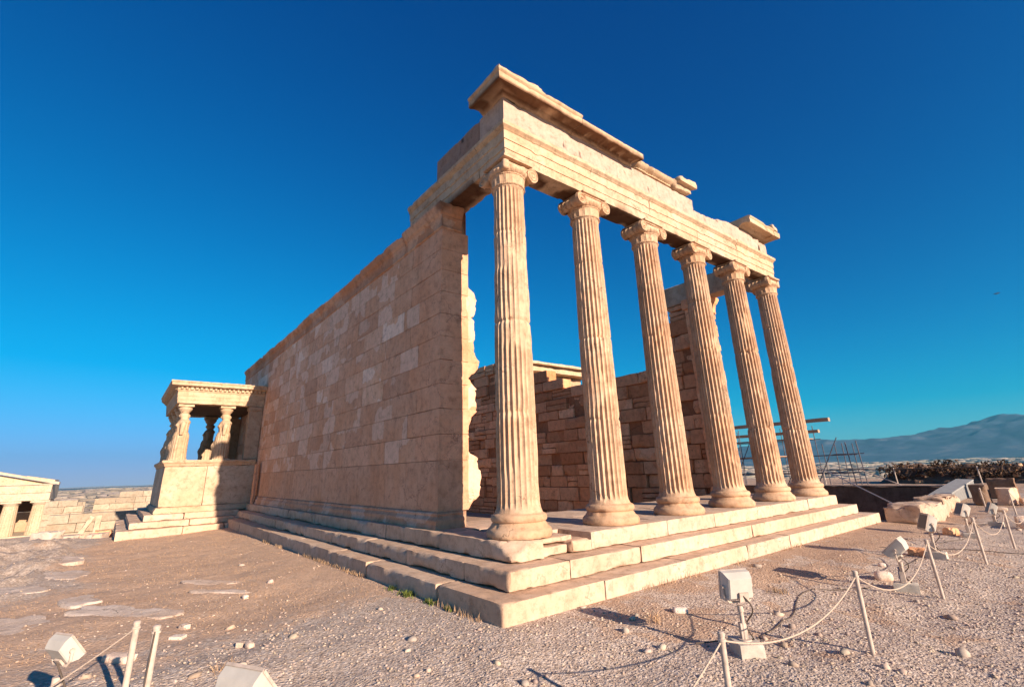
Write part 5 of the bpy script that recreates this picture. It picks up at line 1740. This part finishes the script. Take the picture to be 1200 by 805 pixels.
def ruin(name, boxes, label, cat="ruined wall", m=None, seed=0, group="pale ruined walls to the west", seg=0.35):
    b0 = boxes[0]
    org = ((b0[0][0] + b0[1][0]) / 2, (b0[0][1] + b0[1][1]) / 2, b0[0][2])
    mb = MB()
    for i, (lo, hi) in enumerate(boxes):
        block(mb, lo, hi, r=0.012, wear=0.25, seg=seg, seed=seed + i, rough=0.012, c=tint(0.60, 0.86, 0.03))
    o = mb.build(name, m or m_far, origin=org)
    tag(o, label, cat, group)
    return o
def courses(x, y0, y1, z0, ztop, depth=0.8, hgt=0.48, L=(0.7, 1.9)):
    out = []
    z = z0
    while z < max(ztop(y0), ztop((y0 + y1) / 2), ztop(y1)):
        y = y0
        while y < y1 - 0.1:
            l = min(random.uniform(*L), y1 - y)
            if z + hgt * 0.6 < ztop(y + l / 2):
                out.append(((x - depth, y, z), (x + random.uniform(-0.02, 0.02), y + l - 0.002, z + hgt - 0.002)))
            y += l
        z += hgt
    return out
ruin("terrace_wall", courses(-32.0, -7.6, -1.5, -3.0, lambda y: -0.75 + 0.05 * (y + 7.3) + 0.12 * math.sin(y * 5)), "long pale terrace wall with level top left of the porch", seed=1)
ruin("broken_wall", courses(-50.0, -9.2, -6.8, -3.6, lambda y: -0.45 + 0.18 * math.sin(y * 2.1)), "broken pale wall beside the gatehouse's right column", seed=40)
ruin("broken_wall", courses(-52.0, -6.2, -2.0, -3.6, lambda y: -0.35 + 0.55 * (math.sin(y * 1.3) > 0)), "stepped pale wall behind the long terrace wall", seed=80)
ruin("low_wall", courses(-66.0, -10.0, -7.2, -5.0, lambda y: -0.6, hgt=0.7), "low block wall right of the gatehouse base", seed=120)
mb = MB()  # white post, slanted beam and round disk, modelled as plain solids
block(mb, (-0.16, -0.12, 0), (0.16, 0.12, 1.35), r=0.02, wear=1.2, seg=0.12, seed=5)
o = mb.build("white_post", m_far, origin=(0, 0, 0)); o.location = (-24.5, -5.35, -1.75)
tag(o, "short white upright post left of the porch steps", "pillar")
mb = MB()
block(mb, (-0.11, -0.1, 0), (0.11, 0.1, 1.45), r=0.02, wear=1.2, seg=0.12, seed=6)
o = mb.build("leaning_beam", m_far, origin=(0, 0, 0)); o.location = (-24.4, -6.15, -1.75); o.rotation_euler = (R(-24), 0, 0)
tag(o, "slim white beam leaning towards the short upright post", "stone")
mb = MB()
lathe(mb, [(0.2, 0.0), (0.62, 0.0), (0.66, 0.08), (0.66, 0.2), (0.58, 0.27), (0.2, 0.27)], n=40)
o = mb.build("round_disk", m_far, origin=(0, 0, 0)); o.location = (-23.6, -5.15, -1.75)
tag(o, "low round white disk at the foot of the short post", "column drum")
rock("fallen_block", (-22.6, -5.05, -1.75), (1.0, 0.7, 1.15), 71, m_ruin, "dark shaded block beside the porch's lowest step", "block", seg=0.12, r=0.1)
rock("fallen_block", (-21.4, -5.25, -1.55), (0.3, 0.35, 0.75), 72, m_far, "thin pale block standing at the porch step's corner", "block", seg=0.08, r=0.05)
rock("fallen_block", (-26.5, -4.6, -1.9), (1.4, 1.6, 0.95), 73, m_far, "squat pale block behind the low round disk", "block", seg=0.14, r=0.06)

random.seed(88)
for k_ in range(16):
    x, y = random.uniform(-31, -20.5), random.uniform(-8.6, -5.0)
    d_ = random.uniform(0.3, 0.8)
    rock("rubble_block", (x, y, gz(x, y)), (d_ * random.uniform(0.8, 1.6), d_, d_ * random.uniform(0.5, 0.9)), 400 + k_, random.choice([m_far, m_rock, m_rock]), "pale fallen block among the rubble left of the porch steps", "block", "fallen blocks left of the porch", rz=random.uniform(0, 3), r=0.06, seg=0.1, c=tint(0.75, 0.95))

# ------------------------------------------------------------------ loose gravel, grass, weeds
rg = np.random.default_rng(9)
nG = 60000
dist = 1.2 * (20 / 1.2) ** rg.uniform(0, 1, nG)
ang = rg.uniform(R(84), R(196), nG)
sx, sy = CAM.x + dist * np.cos(ang), CAM.y + dist * np.sin(ang)
inside = (sx < 1.30) & (sy > -1.32)
pitm = (sx < 1.3) & (sy > 12.4)
P2 = np.stack([sx, sy, 0 * sx], -1)
e2, g2, _ = ground_zone(sx, sy)
dens = np.clip(1.1 - e2 * 0.9 - g2 * 1.25 + (fbm(P2, 0.9, 81, 3) - 0.5) * 1.6, 0.05, 1)
ok = ~inside & ~pitm & (rg.uniform(0, 1, nG) < dens)
sx, sy, dist = sx[ok], sy[ok], dist[ok]
k = len(sx)
hz_ = height(sx, sy)
size = 0.005 + 0.010 * rg.uniform(0, 1, k) ** 2.5 + 0.04 * (rg.uniform(0, 1, k) > 0.994) * rg.uniform(0.3, 1, k)
size *= np.clip(dist / 5.0, 0.7, 1.6)
ico = []
ph = (1 + 5 ** 0.5) / 2
for a in (-1, 1):
    for b_ in (-ph, ph):
        ico += [(0, a, b_), (a, b_, 0), (b_, 0, a)]
ico = np.array(ico, float) / math.sqrt(1 + ph * ph)
from itertools import combinations
tri = []
dmin = min(np.linalg.norm(ico[i] - ico[j]) for i, j in combinations(range(12), 2)) * 1.05
for i, j, l in combinations(range(12), 3):
    if all(np.linalg.norm(ico[p] - ico[q]) < dmin for p, q in ((i, j), (j, l), (i, l))):
        nrm = np.cross(ico[j] - ico[i], ico[l] - ico[i])
        tri.append((i, j, l) if nrm @ ico[i] > 0 else (i, l, j))
tri = np.array(tri)
vv = ico[None] * rg.uniform(0.6, 1.25, (k, 12, 1)) * size[:, None, None]
vv[..., 2] *= rg.uniform(0.45, 0.85, (k, 1))
vv[..., 0] *= rg.uniform(0.8, 1.4, (k, 1))
ra = rg.uniform(0, 6.28, k)
vx = vv[..., 0] * np.cos(ra)[:, None] - vv[..., 1] * np.sin(ra)[:, None]
vy = vv[..., 0] * np.sin(ra)[:, None] + vv[..., 1] * np.cos(ra)[:, None]
vv[..., 0], vv[..., 1] = vx + sx[:, None], vy + sy[:, None]
vv[..., 2] += (hz_ + size * 0.15)[:, None]
tn = rg.uniform(0.7, 1.2, k)
wv_ = rg.uniform(0.9, 1.05, k)
cc = np.repeat(np.stack([tn, tn * wv_, tn * wv_ * rg.uniform(0.88, 1.05, k), 0 * tn], -1)[:, None], 12, 1)
gb = MB()
gb.add(vv.reshape(-1, 3), None, (np.arange(k)[:, None, None] * 12 + tri[None]).reshape(-1, 3), c=cc.reshape(-1, 4))
m_grav = flat_mat("gravel_stone", (0.46, 0.365, 0.30), 0.9, 0.15, 30, bump=0)
gv = gb.build("gravel", m_grav, smooth=False)
gv["kind"] = "stuff"
tag(gv, "pale loose gravel scattered over the ground round the temple", "gravel")

def blades(name, px, py, hmin, hmax, wid, m, seed, lean=0.8):
    rg = np.random.default_rng(seed)
    k = len(px)
    z0 = height(px, py)
    a = rg.uniform(0, 6.28, k)
    h = rg.uniform(hmin, hmax, k)
    l = h * rg.uniform(0.1, lean, k)
    b = rg.uniform(0, 6.28, k)
    w = wid * rg.uniform(0.6, 1.3, k)
    base = np.stack([px, py, z0 - 0.003], -1)
    sd = np.stack([np.cos(a), np.sin(a), 0 * a], -1) * w[:, None]
    tip = base + np.stack([np.cos(b) * l, np.sin(b) * l, h], -1)
    mid = base + np.stack([np.cos(b) * l * 0.35, np.sin(b) * l * 0.35, h * 0.6], -1)
    V = np.stack([base - sd, base + sd, mid + sd * 0.7, mid - sd * 0.7, tip], 1).reshape(-1, 3)
    q = np.arange(k)[:, None] * 5 + np.array([[0, 1, 2, 3]])
    t = np.arange(k)[:, None] * 5 + np.array([[3, 2, 4]])
    tn = np.repeat(rg.uniform(0.55, 1.35, k), 5)
    mb = MB()
    mb.add(V, q, t, c=np.stack([tn, tn * 0.97, tn * 0.9, 0 * tn], -1))
    return mb
nB = 45000
bx_ = rg.uniform(-17, 2.5, nB)
by_ = rg.uniform(-9.5, -1.31, nB)
e3, g3, _ = ground_zone(bx_, by_)
mk = rg.uniform(0, 1, nB) < g3 * np.clip((fbm(np.stack([bx_, by_, 0 * bx_], -1), 1.1, 83, 3) - 0.38) * 4, 0, 1)
bx_, by_ = bx_[mk], by_[mk]
ex_ = rg.uniform(1.29, 3.4, 5000)
ey_ = rg.uniform(-0.5, 11.5, 5000)
mk = rg.uniform(0, 1, 5000) < np.clip((fbm(np.stack([ex_, ey_, 0 * ex_], -1), 0.9, 87, 3) - 0.48) * 5, 0, 1) * sstep(3.4, 1.2, ex_)
mbg = blades("dry_grass", np.concatenate([bx_, ex_[mk]]), np.concatenate([by_, ey_[mk]]), 0.008, 0.035, 0.0035, m_straw, 3, 2.2)
dg = mbg.build("dry_grass", m_straw, smooth=False)
dg["kind"] = "stuff"
tag(dg, "short dry straw grass covering the earth beside the long wall", "grass")
# tufts along the foot of the lowest step
tx = np.concatenate([rg.uniform(-14, 0.9, 1500), np.full(700, 1.29) + np.abs(rg.normal(0, 0.05, 700))])
ty = np.concatenate([-1.31 - np.abs(rg.normal(0, 0.04, 1500)), rg.uniform(0.2, 11.2, 700)])
mk = vnoise(np.stack([tx, ty, 0 * tx], -1), 1.3, 7) > 0.55
ft = blades("fringe", tx[mk], ty[mk], 0.03, 0.10, 0.004, m_straw, 5, 0.7).build("fringe_grass", m_straw, smooth=False)
ft["kind"] = "stuff"
tag(ft, "thin dry grass fringe along the foot of the lowest step", "grass")
for i, (x, y, n, rad_, lab) in enumerate([(-1.0, -1.36, 160, 0.10, "bright green weed tuft at the foot of the lowest step"), (-0.35, -1.35, 70, 0.06, "smaller green weed right of the bright tuft at the step"), (-1.5, -1.37, 60, 0.07, "small green weed left of the bright tuft at the step"),
                                          (0.15, -1.34, 50, 0.05, "thin green weed nearest the temple's lower corner")]):
    pxx = x + rg.normal(0, rad_, n)
    pyy = np.minimum(y + rg.normal(0, rad_ * 0.4, n), -1.30)
    o = blades("weed", pxx, pyy, 0.02, 0.085, 0.006, m_green, 20 + i, 1.0).build("weed", m_green, origin=(x, y, GZ), smooth=False)
    tag(o, lab, "weed", "green weeds at the foot of the steps")
rg = np.random.default_rng(29)
for i, (x, y, lab) in enumerate([(0.2, -3.85, "dry grey weed tuft between the pale posts and the bottom lamp"), (2.55, 2.6, "brown dry plant on the gravel before the steps"), (2.2, 0.25, "dry brown tuft on gravel near the temple corner")]):
    o = blades("dry_plant", x + rg.normal(0, 0.06, 70), y + rg.normal(0, 0.06, 70), 0.02, 0.09, 0.004, m_straw, 60 + i, 1.4).build("dry_plant", m_straw, origin=(x, y, GZ), smooth=False)
    tag(o, lab, "dry plant", "dry tufts on the gravel")

# cables lying on the gravel between the floodlights
def ground_cable(pts, label, r=0.007):
    P = []
    for (x0, y0), (x1, y1) in zip(pts[:-1], pts[1:]):
        for s in np.linspace(0, 1, 14, endpoint=False):
            x, y = x0 + (x1 - x0) * s, y0 + (y1 - y0) * s
            x += 0.05 * math.sin(y * 3.1 + x)
            y += 0.05 * math.sin(x * 2.7)
            P.append((x, y, gz(x, y) + r * 0.7))
    org = P[0]
    mb = MB()
    tube(mb, P, r, 6)
    o = mb.build("ground_cable", m_cable, origin=org)
    tag(o, label, "cable", "cables lying on the gravel")
ground_cable([(3.3, 0.3), (3.1, 1.4), (2.9, 2.4), (2.75, 3.2), (3.3, 3.9)], "thin dark cable on gravel from the nearest right floodlight to the tipped one")
ground_cable([(3.6, 4.4), (3.2, 5.4), (3.35, 6.4)], "thin dark cable on gravel between the tipped and dark glass floodlights")
ground_cable([(3.4, 7.0), (3.05, 8.5), (3.3, 10.0)], "thin dark cable on gravel leading to the floodlight by the rounded stones")
ground_cable([(2.5, 7.2), (3.3, 8.0), (4.4, 8.3), (5.8, 8.9)], "dark cable crossing the gravel behind the fourth post to the right edge")

# a bird far off in the sky
bd = MB()
sp = np.array([(-1, 0, 0.12), (-0.5, 0.14, 0.02), (0, 0.2, 0), (0.5, 0.14, 0.02), (1, 0, 0.12), (0.5, -0.16, 0.0), (0, -0.42, 0), (-0.5, -0.16, 0.0)]) * 0.22
top = np.concatenate([sp + (0, 0, 0.02), [[0, 0, 0.05]]])
bot = np.concatenate([sp - (0, 0, 0.02), [[0, 0, -0.06]]])
vq = np.concatenate([top, bot])
tr = []
for k in range(8):
    tr += [(8, k, (k + 1) % 8), (17, 9 + (k + 1) % 8, 9 + k)]
qd = [(k, 9 + k, 9 + (k + 1) % 8, (k + 1) % 8) for k in range(8)]
bd.add(vq, qd, tr)
bird = bd.build("bird", m_cable, origin=(0, 0, 0))
bird.location = (1.7, 55, 14.73)
tag(bird, "tiny dark bird flying in the blue sky at the right", "bird")

# ------------------------------------------------------------------ haze
hzv = MB()
box(hzv, (-21000, -21000, -150), (21000, 21000, 900))
hm = bpy.data.materials.new("haze")
hm.use_nodes = True
hn = hm.node_tree
hn.nodes.clear()
ho = hn.nodes.new("ShaderNodeOutputMaterial")
hp = hn.nodes.new("ShaderNodeVolumePrincipled")
hp.inputs["Color"].default_value = (0.16, 0.66, 0.90, 1)
hp.inputs["Density"].default_value = 2.8e-5
hp.inputs["Anisotropy"].default_value = 0.2
hn.links.new(hp.outputs[0], ho.inputs["Volume"])
hz_o = hzv.build("haze", hm, smooth=False)
hz_o["kind"] = "stuff"
